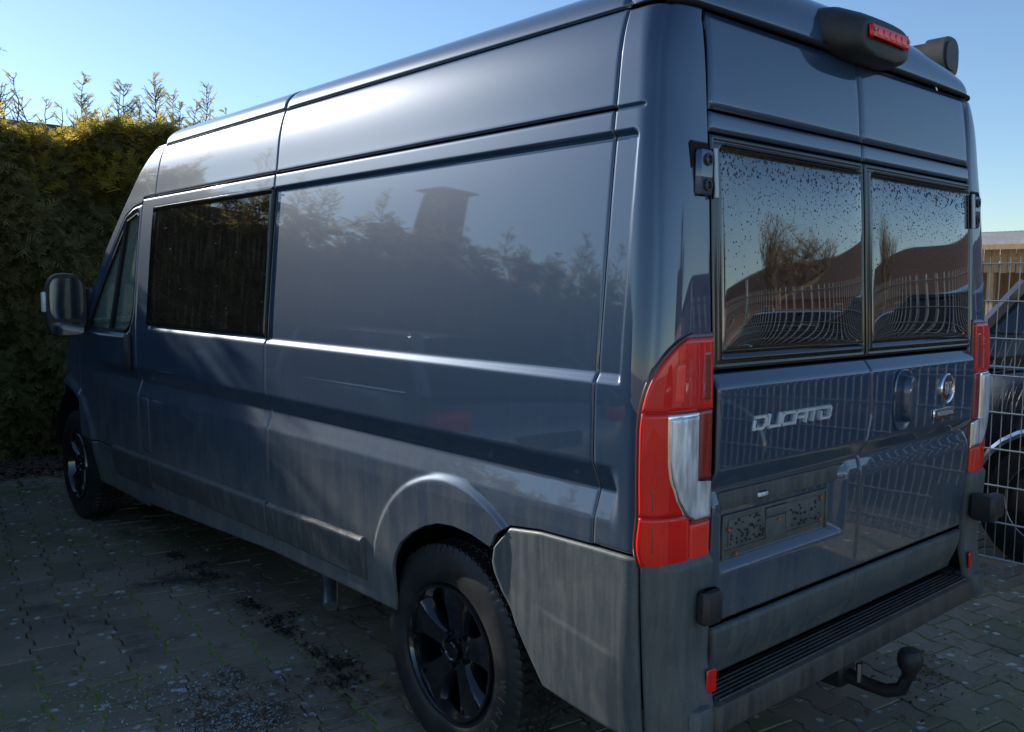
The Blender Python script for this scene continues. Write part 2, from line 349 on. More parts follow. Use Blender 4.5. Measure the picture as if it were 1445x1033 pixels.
# ------------------------------------------------------------------ the van
van = empty("panel_van", label="large dark grey-blue high-roof panel van with black wheels parked on the paving", category="van")
zbot = lambda s: np.interp(s, [1.1, 2.1, 4.0], [.43, .428, .33])
LIP = [(.16, .885), (.202, .886), (.403, .882), (.533, .867), (.590, .828), (.611, .786), (.70, .806), (.79, .813), (.87, .805), (.943, .781), (1.02, .742), (1.089, .690), (1.125, .640), (1.145, .590), (1.153, .52), (1.158, .43)]
lipz = lambda s: interp(s, LIP)
for mir in (False, True):
    # middle panels; the long rear panel is two sheets joined at the wheel arch
    side_patch("side_panel", 2.078, 3.604, zbot, 2.009, "paint", van, mirror=mir)
    side_patch("side_panel", .206, 2.069, lambda s: np.where(s > 1.158, zbot(s), lipz(s)), 2.009, "paint", van, mirror=mir, res=.006, zmid=.92)
    # D-pillar with the wrap round the rear corner
    def groove(s, z): 
        g = np.exp(-((z-2.0125)/.0035)**2)*ss(.10, .12, s)*ss(.3, .2, s)*.009
        cr = np.exp(-((s-(.018+ss(1.4, 2.27, z)*.06))/.010)**2)*.0022
        return -g-cr
    side_patch("rear_pillar", lambda v: s_door(.888+(2.268-.888)*v), .2005, .888, lambda s: 2.268+0*s, "paint", van, mirror=mir, res=.0045, fn=groove)
    # upper side panels under the roof gutter
    side_patch("upper_side_panel", .206, 2.064, 2.019, 2.272, "paint", van, mirror=mir)
    side_patch("upper_side_panel", 2.072, lambda v: 3.428-.028*v, 2.019, 2.274, "paint", van, mirror=mir)
    # cab side above the door, ending at the windscreen pillar
    Eu = lambda s: interp(s, [(3.40, 2.276), (3.52, 2.274), (3.60, 2.225), (3.69, 2.16), (3.86, 2.02), (4.16, 1.75), (4.38, 1.51), (4.60, 1.33), (4.70, 1.265)])
    Dl = lambda s: interp(s, [(3.40, 2.019), (3.605, 2.017), (3.615, 1.990), (3.75, 1.975), (3.87, 1.935), (4.16, 1.66), (4.36, 1.44), (4.60, 1.28), (4.70, 1.24)])
    side_patch("cab_side_panel", lambda v: 3.434-.028*v, 4.70, Dl, Eu, "paint", van, mirror=mir)
    # cab door with its window opening
    Dtop = lambda s: Dl(s)-.008
    WIN = [(3.665, 1.925), (3.70, 1.94), (3.85, 1.905), (4.10, 1.66), (4.34, 1.41), (4.42, 1.30), (4.3, 1.29), (3.80, 1.295), (3.72, 1.325), (3.675, 1.40)]
    def inwin(c, W=WIN):
        y, z = c[:, 1], c[:, 2]; ins = np.zeros(len(c), bool); n = len(W)
        for i in range(n):
            (ya, za), (yb, zb_) = W[i], W[(i+1) % n]
            k = ((za > z) != (zb_ > z)) & (y < (yb-ya)*(z-za)/(zb_-za+1e-12)+ya); ins ^= k
        return ins
    def doorfn(s, z):
        c = np.stack([0*s.ravel(), s.ravel(), z.ravel()], -1); D = np.full(s.size, 9.)
        for i in range(len(WIN)):
            a = np.array(WIN[i]); b = np.array(WIN[(i+1) % len(WIN)]); ab = b-a; t = np.clip(((c[:, 1:]-a)@ab)/(ab@ab), 0, 1)
            D = np.minimum(D, np.linalg.norm(c[:, 1:]-(a+t[:, None]*ab), axis=1))
        D = D.reshape(s.shape); return -.016*ss(.030, .006, D)
    door = side_patch("cab_door", 3.613, 4.62, .60, Dtop, "paint", van, mirror=mir, fn=doorfn, mask=inwin, res=.009)
    sg = -1 if not mir else 1
    gp = [((0 if False else sg*(float(width(z))-.022-.004)), y, z) for y, z in WIN]
    mk("door_glass", gp, [tuple(range(len(gp)))], "cab_glass", door)
    m = MB(); 
    def bar(p, q, r): m.tube([(sg*(float(width(p[1]))-.012), p[0], p[1]), (sg*(float(width(q[1]))-.012), q[0], q[1])], r, 6)
    bar((3.86, 1.91), (4.03, 1.30), .016); m.obj("window_divider", "rubber_seal", door, True)
    m = MB()
    for i in range(len(WIN)): bar(WIN[i], WIN[(i+1) % len(WIN)], .008)
    m.obj("window_seal", "rubber_seal", door, True)
    m = MB(); xx = sg*(1.022+.012)
    m.box((xx+sg*.008, 3.685, 1.18), (.040, .050, .20), bev=.014); m.obj("door_handle", "plastic_black", door, True)
    # fender, nose and bonnet side
    FL = [(4.63, .33), (4.44, .33)]
    arch = lambda s: .46+np.sqrt(np.clip(1-((s-4.90)/.475)**2, 0, 1))*.44
    fl = lambda s: np.where(s < 4.425, .33, np.where(s > 5.375, .26, arch(s)))
    Ef = lambda s: interp(s, [(4.62, 1.30), (4.70, 1.255), (4.80, 1.20), (5.1, 1.12), (5.4, 1.02), (5.65, .87), (5.80, .67), (5.87, .40)])
    side_patch("front_wing", 4.628, 5.86, lambda s: np.minimum(fl(s), Ef(s)-.02), Ef, "paint", van, mirror=mir, res=.010)
    side_patch("door_sill", 3.61, 4.45, .33, .592, "paint", van, mirror=mir, res=.012, extra=-.004)
    # lower mouldings with a light-catching top edge
    mould = lambda y, z: 0*y
    for a, b, z1 in ((3.620, 4.06, .630), (3.445, 3.612, .636), (2.090, 3.437, .648), (1.330, 2.080, .660)):
        zb = .50 if a < 2.1 else .455
        side_patch("side_moulding", a, b, zb, lambda s: np.interp(s, [1.33, 4.05], [.662, .624]), "moulding", van, mirror=mir, extra=.022, lip=.026, rnd=.006, fn=lambda s, z: -.010*ss(.60, .46, z)-.022*ss(-.020, .002, z-np.interp(s, [1.33, 4.05], [.662, .624])), res=.006)
    # fuel flap
    # rear bumper: side piece with pressed creases, corner piece
    def bfn(s, z):
        d = .008*ss(.88, .58, z)*ss(.60, .45, s)-arch_ring(s, z)*ss(.60, .52, s)
        zc = .615+.18*np.clip(s-.14, 0, 1)                                          # pressed ledge
        d = d+.0035*ss(.004, -.012, z-zc)*ss(.10, .16, s)*ss(.46, .34, s)
        wedge = ss(0, .05, (.43-s)-.6*(.86-z))*ss(.05, .12, s)*ss(.50, .74, z)
        d = d-.0*wedge
        return d
    bs0 = lambda v: .0505+0*v
    bfront = lambda v: interp(v, [(0, .400), (.12, .44), (.35, .515), (.6, .565), (.8, .592), (.9, .600), (1, .590)])
    btop = lambda s: interp(s, [(0, .880), (.202, .879), (.403, .875), (.53, .860), (.60, .78)])
    side_patch("rear_bumper_side", bs0, bfront, lambda s: interp(s, [(0, .385), (.2, .40), (.40, .425), (.6, .43)]), btop, "bumper", van, mirror=mir, extra=.006, fn=bfn, res=.006, lip=.02, rnd=.004)
    def cfn(s, z): return .016+.030*ss(.62, .44, z)*ss(.05, -.06, s)+.012*ss(.872, .855, z)*ss(.0, -.03, s)
    side_patch("rear_bumper_corner", lambda v: s_door(.385+(.878-.385)*v)+.004, .0445, lambda s: .380+0*s, lambda s: .878+0*s, "bumper", van, mirror=mir, fn=cfn, res=.006, lip=.03, rnd=.005)
# ---- roof in three lengths with fine joints, rear cap
HP = [(.911, 2.281), (.900, 2.312), (.880, 2.338), (.845, 2.362), (.80, 2.380), (.74, 2.396), (.62, 2.418), (.5, 2.434), (.3, 2.449), (0, 2.456)]
full = [(-a, b) for a, b in HP]+[(a, b) for a, b in HP[::-1][1:]]
fa = np.array(full); L = np.r_[0, np.cumsum(np.hypot(*np.diff(fa, axis=0).T))]; L /= L[-1]
def roofp(t): return np.stack([smooth_interp(t, L, fa[:, 0]), smooth_interp(t, L, fa[:, 1])], -1)
tt = np.linspace(0, 1, 160)
def roof_piece(y0, y1, ribs=True):
    ys = np.linspace(y0, y1, max(4, int((y1-y0)/.03))); P = roofp(tt); G = np.zeros((len(ys), len(tt), 3))
    G[..., 0] = P[None, :, 0]; G[..., 1] = ys[:, None]; G[..., 2] = P[None, :, 1]
    grid_obj("roof_panel", G, "paint", van, flip=False, lip=.008)
roof_piece(.208, 2.070); roof_piece(2.076, 3.40)
Bl = [corner(s, 2.281) for s in np.linspace(.2, float(s_door(2.281))+.0, 26)]
Bx = np.array(Bl); Br = Bx[::-1]*np.array([-1, 1, 1]); mid = np.array([[x_, Bx[-1, 1]-.006*(1-(x_/.79)**2), 2.281] for x_ in np.linspace(-.76, .76, 60)])
Bp = np.concatenate([Bx, mid, Br]); lb = np.r_[0, np.cumsum(np.linalg.norm(np.diff(Bp, axis=0), axis=1))]; lb /= lb[-1]
# match outline and roof profile by blending their parameters
wts = np.interp(lb, [0, lb[25], 1-lb[25], 1], [0, .10, .90, 1])
T = roofp(wts); T = np.stack([T[:, 0], .203+0*T[:, 0], T[:, 1]], -1)
v = np.linspace(0, 1, 30)[:, None, None]*np.pi/2
G = np.concatenate([Bp[None, :, :2]+(T[None, :, :2]-Bp[None, :, :2])*(1-np.cos(v)), Bp[None, :, 2:]+(T[None, :, 2:]-Bp[None, :, 2:])*np.sin(v)**.9], -1)
rc = grid_obj("roof_rear_cap", G, "paint", van, flip=False, lip=.010)
# drip edge over the rear doors
m = MB(); m.tube([(p[0], p[1]-.004, 2.276) for p in Bp[12:-12]], .007, 6); m.obj("rear_drip_rail", "gap", van, True)
# ---- windscreen, bonnet and nose
E_ = [(3.40, 2.281), (3.52, 2.281), (3.60, 2.232), (3.69, 2.165), (3.86, 2.025), (4.16, 1.755), (4.38, 1.515), (4.60, 1.335), (4.80, 1.205), (5.1, 1.125), (5.4, 1.025), (5.65, .875), (5.80, .675), (5.865, .40), (5.87, .26)]
C_ = [(3.40, 2.456), (3.66, 2.425), (3.85, 2.33), (4.02, 2.20), (4.25, 1.99), (4.58, 1.68), (4.82, 1.46), (5.02, 1.31), (5.20, 1.25), (5.45, 1.19), (5.70, 1.09), (5.85, .92), (5.95, .70), (5.99, .45), (5.99, .26)]
def loft(name, i0, i1, mat):
    k = np.arange(len(E_)); t = np.linspace(i0, i1, (i1-i0)*8+1)
    E = np.stack([smooth_interp(t, k, [p[j] for p in E_]) for j in (0, 1)], -1); Cc = np.stack([smooth_interp(t, k, [p[j] for p in C_]) for j in (0, 1)], -1)
    u = np.linspace(-1, 1, 49); a = (1-np.abs(u)**2.6)[None, :, None]
    YZ = E[:, None]*(1-a)+Cc[:, None]*a
    w = width(np.clip(E[:, 1], .25, 2.4))-.38*np.clip(E[:, 0]-4.75, 0, None)**2
    X = w[:, None]*u[None]; G = np.concatenate([X[..., None], YZ], -1)
    return grid_obj(name, G, mat, van, flip=False, lip=.01)
loft("cab_roof", 0, 2, "paint"); ws = loft("windscreen", 2, 7, "window_black"); ws.data.materials[0] = M["cab_glass"]; loft("bonnet", 7, 11, "paint"); loft("front_bumper", 11, 14, "plastic_grey")
# ---- inner shell: dark cavity behind panel gaps; wheel housings; underbody
m = MB()
prof = [(-.955, .45), (-.975, .9), (-.985, 1.3), (-.935, 1.95), (-.87, 2.26), (-.5, 2.40), (.5, 2.40), (.87, 2.26), (.935, 1.95), (.985, 1.3), (.975, .9), (.955, .45)]
up_ = [p for p in prof if p[1] > .8]; up_ = [(-.975, .95)]+[p for p in up_ if p[1] > 1]+[(.975, .95)]
m.prism([(a*.985, b) for a, b in up_], 'y', .15, 3.55)
m.box((0, 2.75, .66), (1.90, 1.55*2-.30, .5))
m.box((0, .24, .66), (1.82, .26, .46)); m.box((0, 3.0, .42), (1.5, 5.0, .14)); m.box((0, .9, .70), (1.16, 1.2, .6)); m.box((0, 5.2, .72), (1.2, 1.1, .7))
m.box((0, 4.75, .66), (1.2, .9, .56))
m.obj("inner_shell", "gap", van)
for mir in (-1, 1):
    for cy, R0, a0 in ((.82, .50, .44), (4.90, .50, .46)):
        m = MB(); n = 22; V = []
        for xx in (.985, .56):
            for i in range(n+1):
                th = math.pi*i/n; V.append((mir*xx, cy+R0*math.cos(th)*.94, a0-.03+R0*.88*math.sin(th)))
        F = [(i, i+1, n+2+i, n+1+i) for i in range(n)]+[tuple(range(n+1, 2*n+2))]
        m.add(V, F); m.obj("wheel_arch_liner", "gap", van, fix=False)
# ---- side glazing of the front panel (left), blank on the rest
def glass_patch(mir):
    o = side_patch("side_window", 2.089, 3.424, 1.341, 1.953, "window_black", van, mirror=mir, extra=.011, lip=.006, res=.012)
    m = MB(); sg = -1 if not mir else 1
    ring = [(2.094, 1.334), (3.412, 1.334), (3.412, 1.948), (2.094, 1.948)]
    return o
glass_patch(False); glass_patch(True)
for mir in (-1, 1):    # black gap trim behind the window
    m = MB(); ry = [(2.088, 1.330), (2.088, 1.952)]
    m.tube([(mir*(float(width(z))-.010), 2.081, z) for z in np.linspace(1.335, 1.95, 8)], .008, 6)
    m.obj("window_seal", "rubber_seal", van, True); m = MB(); m.tube([(mir*(float(width(z))-.012), 3.430, z) for z in np.linspace(1.335, 1.95, 8)], .007, 6)
    m.obj("window_seal", "rubber_seal", van, True)
# fuel flap, left
fp = side_patch("fuel_flap_frame", 3.442, 3.562, .652, .952, "gap", van, extra=.0008, lip=.004, res=.02)
side_patch("fuel_flap", 3.447, 3.557, .657, .947, "paint", van, extra=.0045, lip=.004, res=.01)
# ---- tail lights
def lens(name, poly_s, z0, z1, mat, parent, mir, extra, lip=.008, res=.006):
    """poly_s: (z -> s_inner, z -> s_outer)"""
    si, so = poly_s
    V = np.linspace(z0, z1, max(4, int((z1-z0)/res))); 
    a, b = si(V), so(V); nu = max(4, int((b-a).max()/res)); u = np.linspace(0, 1, nu)
    s = a[:, None]*(1-u)+b[:, None]*u; z = V[:, None]+0*s
    P, N = side_pts(s, z, 0*s); P = P+N*extra
    if mir: P = P*np.array([-1, 1, 1])
    return grid_obj(name, P, mat, parent, flip=not mir, lip=lip, rnd=.003)
OZ = [.845, .856, .870, 1.0, 1.15, 1.22, 1.27, 1.31, 1.345, 1.375, 1.40, 1.42, 1.435, 1.446]; OS = [.030, .044, .051, .053, .054, .053, .047, .037, .022, .003, -.018, -.040, -.062, -.085]
outer_ = lambda z: smooth_interp(z, OZ, OS)
inner_ = lambda z: s_door(z)+.010
for mir in (False, True):
    # gasket body behind
    body = lens("tail_light", (lambda z: inner_(z)-.004, lambda z: outer_(z)+.006), .849, 1.446, "lens_red_deep", van, mir, .010, lip=.012)
    body.data.materials[0] = M["dark_red"]
    topo = lambda z: outer_(z)-.006
    lens("tail_light_lens", (lambda z: inner_(z)+.003, lambda z: np.minimum(topo(z), 9)), 1.252, 1.432, "lens_red", body, mir, .018)
    lens("tail_light_lens", (lambda z: -.020+.052*0+np.where(z < 1.08, np.interp(z, [.985, 1.03, 1.08], [-.055, -.034, -.022]), -.017), lambda z: topo(z)), .992, 1.249, "lens_red", body, mir, .017)
    lens("tail_light_lens", (lambda z: inner_(z)+.003, lambda z: 0*z-.114), 1.072, 1.249, "lens_red_deep", body, mir, .017)
    lens("tail_light_lens", (lambda z: 0*z-.080, topo), .862, .988, "lens_red", body, mir, .017)
    lens("tail_light_lens", (lambda z: inner_(z)+.003, lambda z: 0*z-.083), .862, .960, "lens_red_bright", body, mir, .017)
    for za, zb_ in ((.895, .975), (1.0, 1.068)):
        lens("lens_reflex_strip", (lambda z: 0*z+.012, lambda z: 0*z+.017), za, zb_, "lens_red_deep", body, mir, .0182, lip=.003)
    lens("lens_inner_patch", (lambda z: 0*z-.064, lambda z: 0*z-.030), 1.27, 1.372, "lens_red_bright", body, mir, .0186, lip=.003)  # brighter red patch laid on the lens face, no lamp inside
    lens("lens_inner_patch", (lambda z: inner_(z)+.012, lambda z: 0*z-.112), 1.27, 1.40, "lens_red_deep", body, mir, .0186, lip=.003)  # deeper red patch beside it
    cin = lambda z: np.where(z > 1.066, -.108, inner_(z)+.006)
    cout = lambda z: np.interp(z, [.966, .985, 1.03, 1.085, 1.12, 1.245], [-.10, -.068, -.044, -.027, -.022, -.020])
    lens("reversing_lens_rim", (lambda z: cin(z)-.004, lambda z: cout(z)+.003), .963, 1.247, "chrome", body, mir, .0185, lip=.01)
    lens("reversing_lens", (lambda z: cin(z)+.005, lambda z: cout(z)-.009), .973, 1.238, "lens_clear", body, mir, .024, lip=.006)
# ---- rear doors
def rear_G(x, z, extra=0.):
    return np.stack([x, yrear(z)-extra+0*x, z], -1)
def disp_rear(x, z):
    return np.interp(z, [.5, .67, .97, .99, 1.028, 1.034, 1.076, 1.082, 1.296, 1.304, 1.332, 1.34], [.006, .008, .012, .010, -.004, -.004, .017, .019, .020, .018, -.002, -.004])*1.0
def seamx(z): return np.interp(z, [.5, .75, 1.0, 1.06, 1.16, 1.3, 1.7, 2.0, 2.3], [-.030, -.016, -.024, -.016, .012, .004, .0, -.004, -.008])
def rear_patch(name, x0, x1, z0, z1, mat, parent, extra=0., res=.007, lip=.010, fn=None, rnd=.0015, base=True):
    f = lambda a: a if callable(a) else (lambda t, a=a: a+0*t); x0, x1 = f(x0), f(x1)
    nv = max(3, int((z1-z0)/res)); z = np.linspace(z0, z1, nv+1)[:, None]; a, b = x0(z), x1(z)
    nu = max(3, int((b-a).max()/res)); u = np.linspace(0, 1, nu+1)[None]
    x = a*(1-u)+b*u; z = z+0*x; D = extra+(disp_rear(x, z) if base else 0)+(fn(x, z) if fn else 0.)
    P = np.stack([x, yrear(z)-D, z], -1)
    return grid_obj(name, P, mat, parent, lip=lip, rnd=rnd)
def plate_recess(x, z):
    dl, dr, dt, db = x+.765-(.99-z)*.06, (-.090-(1.0-z)*.05)-x, 1.020-z, z-(.795+.0*x)
    return -.034*np.minimum(np.minimum(ss(0, .018, dl), ss(0, .075, dr)), np.minimum(ss(0, .010, dt), ss(0, .045, db)))
for side in (-1, 1):
    edge = lambda z: side*(.797-.014*ss(1.9, 2.25, z)-.022*ss(.75, .5, z))
    if side < 0: xa, xb = edge, (lambda z: seamx(z)-.0035)
    else: xa, xb = (lambda z: seamx(z)+.0035), edge
    door = rear_patch("rear_door", xa, xb, .667, 1.338, "paint", van, fn=plate_recess if side < 0 else None, res=.006)
    rear_patch("door_top_panel", xa, xb, 2.016, 2.262, "paint", door, base=False, res=.02)
    rear_patch("door_middle_panel", xa, xb, 1.958, 2.007, "paint", door, base=False, res=.01)
    rear_patch("door_lower_moulding", lambda z: xa(z)+(.0 if side > 0 else .006), lambda z: xb(z)-(.0 if side < 0 else .02), .505, .655, "bumper", door, base=False, extra=.024, lip=.018, rnd=.006, fn=lambda x, z: -.030*ss(.62, .49, z), res=.008)
    # window: black moulded frame with ridges, bulged acrylic pane
    def frame(x, z, side=side):
        l = xa(z); r = xb(z); dl = x-l; dr = r-x; dt = 1.950-z; db = z-1.345
        d = np.minimum(np.minimum(dl, dr+(.0)), np.minimum(dt, db))
        h = .003*ss(0, .008, d)-.004*np.exp(-((d-.016)/.004)**2)-.012*ss(.030, .042, np.minimum(dl*.85, np.minimum(dr*2.5, np.minimum(dt, db))))
        return h
    fr = rear_patch("window_frame", xa, xb, 1.345, 1.951, "rubber_seal", door, base=False, res=.0045, fn=frame)
    fr.data.materials[0] = M["frame_black"]
    def bulge(x, z, side=side):
        l, r = xa(z)+.048, xb(z)-.012; u = (x-l)/(r-l)*2-1; w = (z-1.388)/(1.915-1.388)*2-1
        return .012*(1-np.abs(u)**4)*(1-np.abs(w)**5)+.0030*np.clip(u+.3,0,2)**2
    pn = rear_patch("window_pane", lambda z: xa(z)+.048, lambda z: xb(z)-.012, 1.388, 1.915, "acrylic", door, base=False, extra=-.004, fn=bulge, res=.008, lip=.01)
    m = MB(); l, r = float(xa(np.array(1.93))), float(xb(np.array(1.93)))
    m.box(((l+r)/2+.01, float(yrear(1.928))-.008, 1.927), (r-l-.09, .006, .008), bev=.002); m.obj("window_drip_strip", "rubber_seal", door)
    # drops of dew on the upper glazing, dense near the frame
    V = []; F = []
    n = 1500
    for k in range(n):
        x = random.uniform(l+.03, r-.02); z = 1.93-abs(random.gauss(0, .16)) if random.random() < .75 else random.uniform(1.5, 1.93)
        if z < 1.42: continue
        rr = random.choice((.0010, .0012, .0016, .0022)) if z < 1.85 else random.choice((.0012, .0018, .0025, .0034))
        inp = (x > l+.05) and (x < r-.015) and (z < 1.913)
        y = float(yrear(z))-(float(bulge(np.array(x), np.array(z)))-.004 if inp else -.004)
        b = len(V); el = random.uniform(.9, 1.7)
        V += [(x+rr*math.cos(t)*.9, y, z+rr*math.sin(t)*el) for t in np.arange(6)*math.pi/3]+[(x+rr*.55*math.cos(t), y-rr*.5, z+rr*.55*el*math.sin(t)-rr*.1) for t in np.arange(6)*math.pi/3]+[(x, y-rr*.62, z-rr*.15)]
        F += [(b+i, b+(i+1) % 6, b+6+(i+1) % 6, b+6+i) for i in range(6)]+[(b+6+i, b+6+(i+1) % 6, b+12) for i in range(6)]
    o = mk("water_drops", V, F, "drop", door, True); o['kind'] = 'stuff'
    # hinges
    zt = 1.848
    m = MB(); m.box((side*.832, float(yrear(zt))-.004, zt), (.066, .022, .118), bev=.010)
    h = m.obj("door_hinge", "satin_metal", van, True); h.data.materials[0] = M["paint"]
    for dz in (.032, -.032):
        m = MB(); lathe(m, [(-.002, .0165), (-.008, .0155), (-.0085, .010), (-.002, .008), (-.001, .001)], 16, (side*.828, float(yrear(zt))-.012, zt+dz), 'y'); m.obj("hinge_bolt", "plastic_black", h, True)
    m = MB(); m.tube([(side*.793, float(yrear(z))-.012, z) for z in (zt-.062, zt+.062)], .0085, 10); m.obj("hinge_knuckle", "satin_metal", h, True)
    m = MB(); m.box((side*.842, float(yrear(zt))+.010, zt-.004), (.088, .018, .162), bev=.008); m.obj("hinge_recess", "gap", h, True)
    m = MB()
    m.box((side*.840, -.040, .742), (.078, .044, .092), bev=.014)
    if side > 0: m.box((.815, -.075, .745), (.06, .09, .10), bev=.012); m.box((.868, -.092, .748), (.075, .05, .09), bev=.012)
    hh = m.obj("lower_hinge", "plastic_black", van, True)
    if side < 0:
        # number-plate holder in its recess
        PY = .022
        m = MB(); m.box((-.425, PY, .990), (.645, .03, .052), bev=.006); m.obj("plate_light_strip", "moulding", door, True)
        m = MB(); m.box((-.545, PY-.018, .985), (.05, .012, .014), bev=.005); m.obj("plate_lamp", "lens_clear", door, True)
        m = MB(); m.box((-.443, PY+.004, .880), (.540, .014, .130), bev=.005)
        for (xx, zz, w_, h_) in ((-.443, .942, .54, .008), (-.443, .818, .54, .012), (-.711, .88, .008, .13), (-.175, .88, .008, .13), (-.443, .845, .52, .004)): m.box((xx, PY-.005, zz), (w_, .008, h_), bev=.002)
        ph = m.obj("plate_holder", "holder_grey", van, True)
        m = MB()
        for cx, cw in ((-.60, .17), (-.30, .20)):
            m.box((cx, PY-.004, .892), (cw, .004, .075), bev=.001)
        m.box((-.448, PY-.006, .922), (.115, .008, .026), bev=.003); m.box((-.455, PY-.005, .875), (.10, .006, .060), bev=.003)
        m.obj("plate_clip", "bumper", ph, True)
        m = MB()                                                                # pin holes and ribs of the clip-in pattern
        for k in range(80):
            cx = random.choice((-.60, -.60, -.30)); x = cx+random.uniform(-.085, .085); z = .892+random.uniform(-.036, .036)
            m.box((x, PY-.008, z), (random.uniform(.003, .007), .003, random.uniform(.003, .008)))
        o = m.obj("plate_holder_ribs", "holder_dark", ph); o['kind'] = 'stuff'
        for x, z in ((-.69, .905), (-.655, .833), (-.445, .895), (-.215, .925), (-.215, .855)):
            m = MB(); m.tube([(x, PY-.008, z), (x, PY-.013, z)], .005, 8); m.obj("plate_screw", "amber", ph, True)
    else:
        Y = float(yrear(1.19))-.0205; cx, cz = .222, 1.192
        def oval(rows, nm, mat, par, c0=cx, c1=cz, n=40, p=2.8):
            V = []
            for a_, b_, y_ in rows: V += [(c0+a_*math.copysign(abs(math.cos(t))**(2/p), math.cos(t)), y_, c1+b_*math.copysign(abs(math.sin(t))**(2/p), math.sin(t))) for t in np.arange(n)*2*math.pi/n]
            k = len(rows); F = [(i*n+j, i*n+(j+1) % n, (i+1)*n+(j+1) % n, (i+1)*n+j) for i in range(k-1) for j in range(n)]+[tuple(range((k-1)*n, k*n))]
            mm = MB(); mm.add(V, F); return mm.obj(nm, mat, par, True)
        hd = oval([(.066, .104, Y+.004), (.066, .104, Y-.003), (.062, .100, Y-.006), (.056, .094, Y-.005), (.048, .086, Y-.001)], "handle_cup", "paint", van)
        oval([(.034, .078, Y-.001), (.033, .076, Y-.018), (.028, .070, Y-.027), (.014, .055, Y-.031)], "handle_grip", "paint", hd, cx+.020, cz+.004)
    # red reflector low in the corner
    m = MB(); m.box((side*.815, -.022-.012, .535), (.036, .008, .062), bev=.004, rot=Matrix.Rotation(side*.15, 3, 'Z')); m.obj("rear_reflector", "lens_red", van, True)
# rear step
m = MB(); m.box((0, .010, .4265), (1.635, .132, .083), bev=.014)
step = m.obj("rear_step", "step_plastic", van, True)
for k in range(6):
    m = MB(); m.box((0, -.036+k*.0155, .4705), (1.56, .0065, .009), bev=.0025); m.obj("step_rib", "step_plastic", step)
for sd_ in (-1, 1):
    m = MB(); m.box((sd_*.865, .015, .43), (.094, .15, .105), bev=.02); m.obj("step_end", "bumper", van, True)
    m = MB(); m.box((sd_*.80, .05, .44), (.1, .06, .1), bev=.01); m.obj("step_bracket", "gap", van)
# towing hitch
m = MB(); m.tube([(-.0, .12, .31), (0, .04, .302), (0, -.05, .292), (0, -.12, .292), (0, -.165, .315), (0, -.182, .36)], [.026, .026, .022, .022, .022, .018], 10)
m.box((0, .06, .31), (.10, .10, .09), bev=.01); m.tube([(-.55, .10, .33), (.55, .10, .33)], .035, 8)
hitch = m.obj("tow_bar", "tyre_rubber", van, True)
m = MB(); lathe(m, [(-.055, .020), (-.03, .024), (-.02, .033), (.0, .038), (.02, .037), (.036, .028), (.042, .0)], 18, (0, -.187, .41), 'z'); m.obj("tow_ball_cover", "tyre_rubber", hitch, True)
m = MB(); m.tube([(-.02, -.035, .30), (-.02, -.035, .36)], .010, 6); m.box((-.03, .0, .365), (.05, .02, .03), bev=.005); m.obj("tow_bar_socket", "satin_metal", hitch, True)
# exhaust tail pipe
m = MB(); m.tube([(-.60, 2.35, .27), (-.70, 2.12, .235), (-.760, 2.02, .150)], .034, 14, caps=False); m.tube([(-.759, 2.022, .152), (-.70, 2.12, .235)], .031, 14); m.obj("exhaust_pipe", "zinc", van, True)
# stop light / camera housing on the roof edge
def ringpts(y, xw, z0, z1, k=5):
    pts = []
    for i in range(28):
        th = 2*math.pi*i/28; c, s_ = math.cos(th), math.sin(th); n = 3.4
        pts.append((xw*math.copysign(abs(c)**(2/n), c), y, (z0+z1)/2+(z1-z0)/2*math.copysign(abs(s_)**(2/n), s_)))
    return pts
V = []; sects = [(.18, .225, 2.30, 2.42), (.12, .230, 2.262, 2.416), (.06, .222, 2.256, 2.408), (.02, .185, 2.252, 2.392), (-.01, .160, 2.252, 2.376), (-.024, .150, 2.258, 2.366), (-.028, .140, 2.266, 2.358)]
for a in sects: V += ringpts(*a)
n = 28; F = [(i*n+j, i*n+(j+1) % n, (i+1)*n+(j+1) % n, (i+1)*n+j) for i in range(len(sects)-1) for j in range(n)]+[tuple(range((len(sects)-1)*n, len(sects)*n))]
m = MB(); m.add(V, F)
hs = m.obj("high_brake_light_housing", "plastic_black", van, True)
m = MB(); m.box((0, -.034, 2.322), (.245, .018, .042), bev=.010, rot=Matrix.Rotation(-.12, 3, 'X')); bl = m.obj("high_brake_light", "lens_red", hs, True)
for x_ in (-.115, .115):
    m = MB(); lathe(m, [(-.003, .006), (-.006, .005), (-.006, .001)], 10, (x_*.93, -.041, 2.324), 'y'); m.obj("lens_screw", "satin_metal", hs, True)
m = MB(); 
for i in range(5):
    m.box((-.076+i*.038, -.0435, 2.320), (.030, .004, .022), bev=.003)
m.obj("light_segment", "lens_red_bright", hs, True)
# rolled awning case along the right roof edge
def oval_sec(cx, cz, a_, b_): return [(cx+a_*math.copysign(abs(math.cos(t))**.7, math.cos(t)), cz+b_*math.copysign(abs(math.sin(t))**.7, math.sin(t))) for t in np.arange(20)*math.pi/10]
m = MB(); m.prism(oval_sec(.918, 2.462, .060, .060), 'y', .24, 4.1); aw = m.obj("awning_case", "plastic_black", van, True)
m = MB(); m.prism(oval_sec(.918, 2.458, .072, .074), 'y', .175, .25); m.obj("awning_end_cap", "plastic_black", aw, True)
m = MB(); m.prism(oval_sec(.918, 2.460, .052, .054), 'y', .168, .176); m.obj("awning_cap_plate", "plastic_grey", aw, True)
m = MB(); m.tube([(.92, .19, 2.39), (.92, .19, 2.345)], .022, 10); m.obj("awning_crank_eye", "dark_red", aw, True)
for y_ in (.6, 2.6):
    m = MB(); m.box((.90, y_, 2.40), (.06, .05, .06)); m.obj("awning_bracket", "plastic_black", aw)
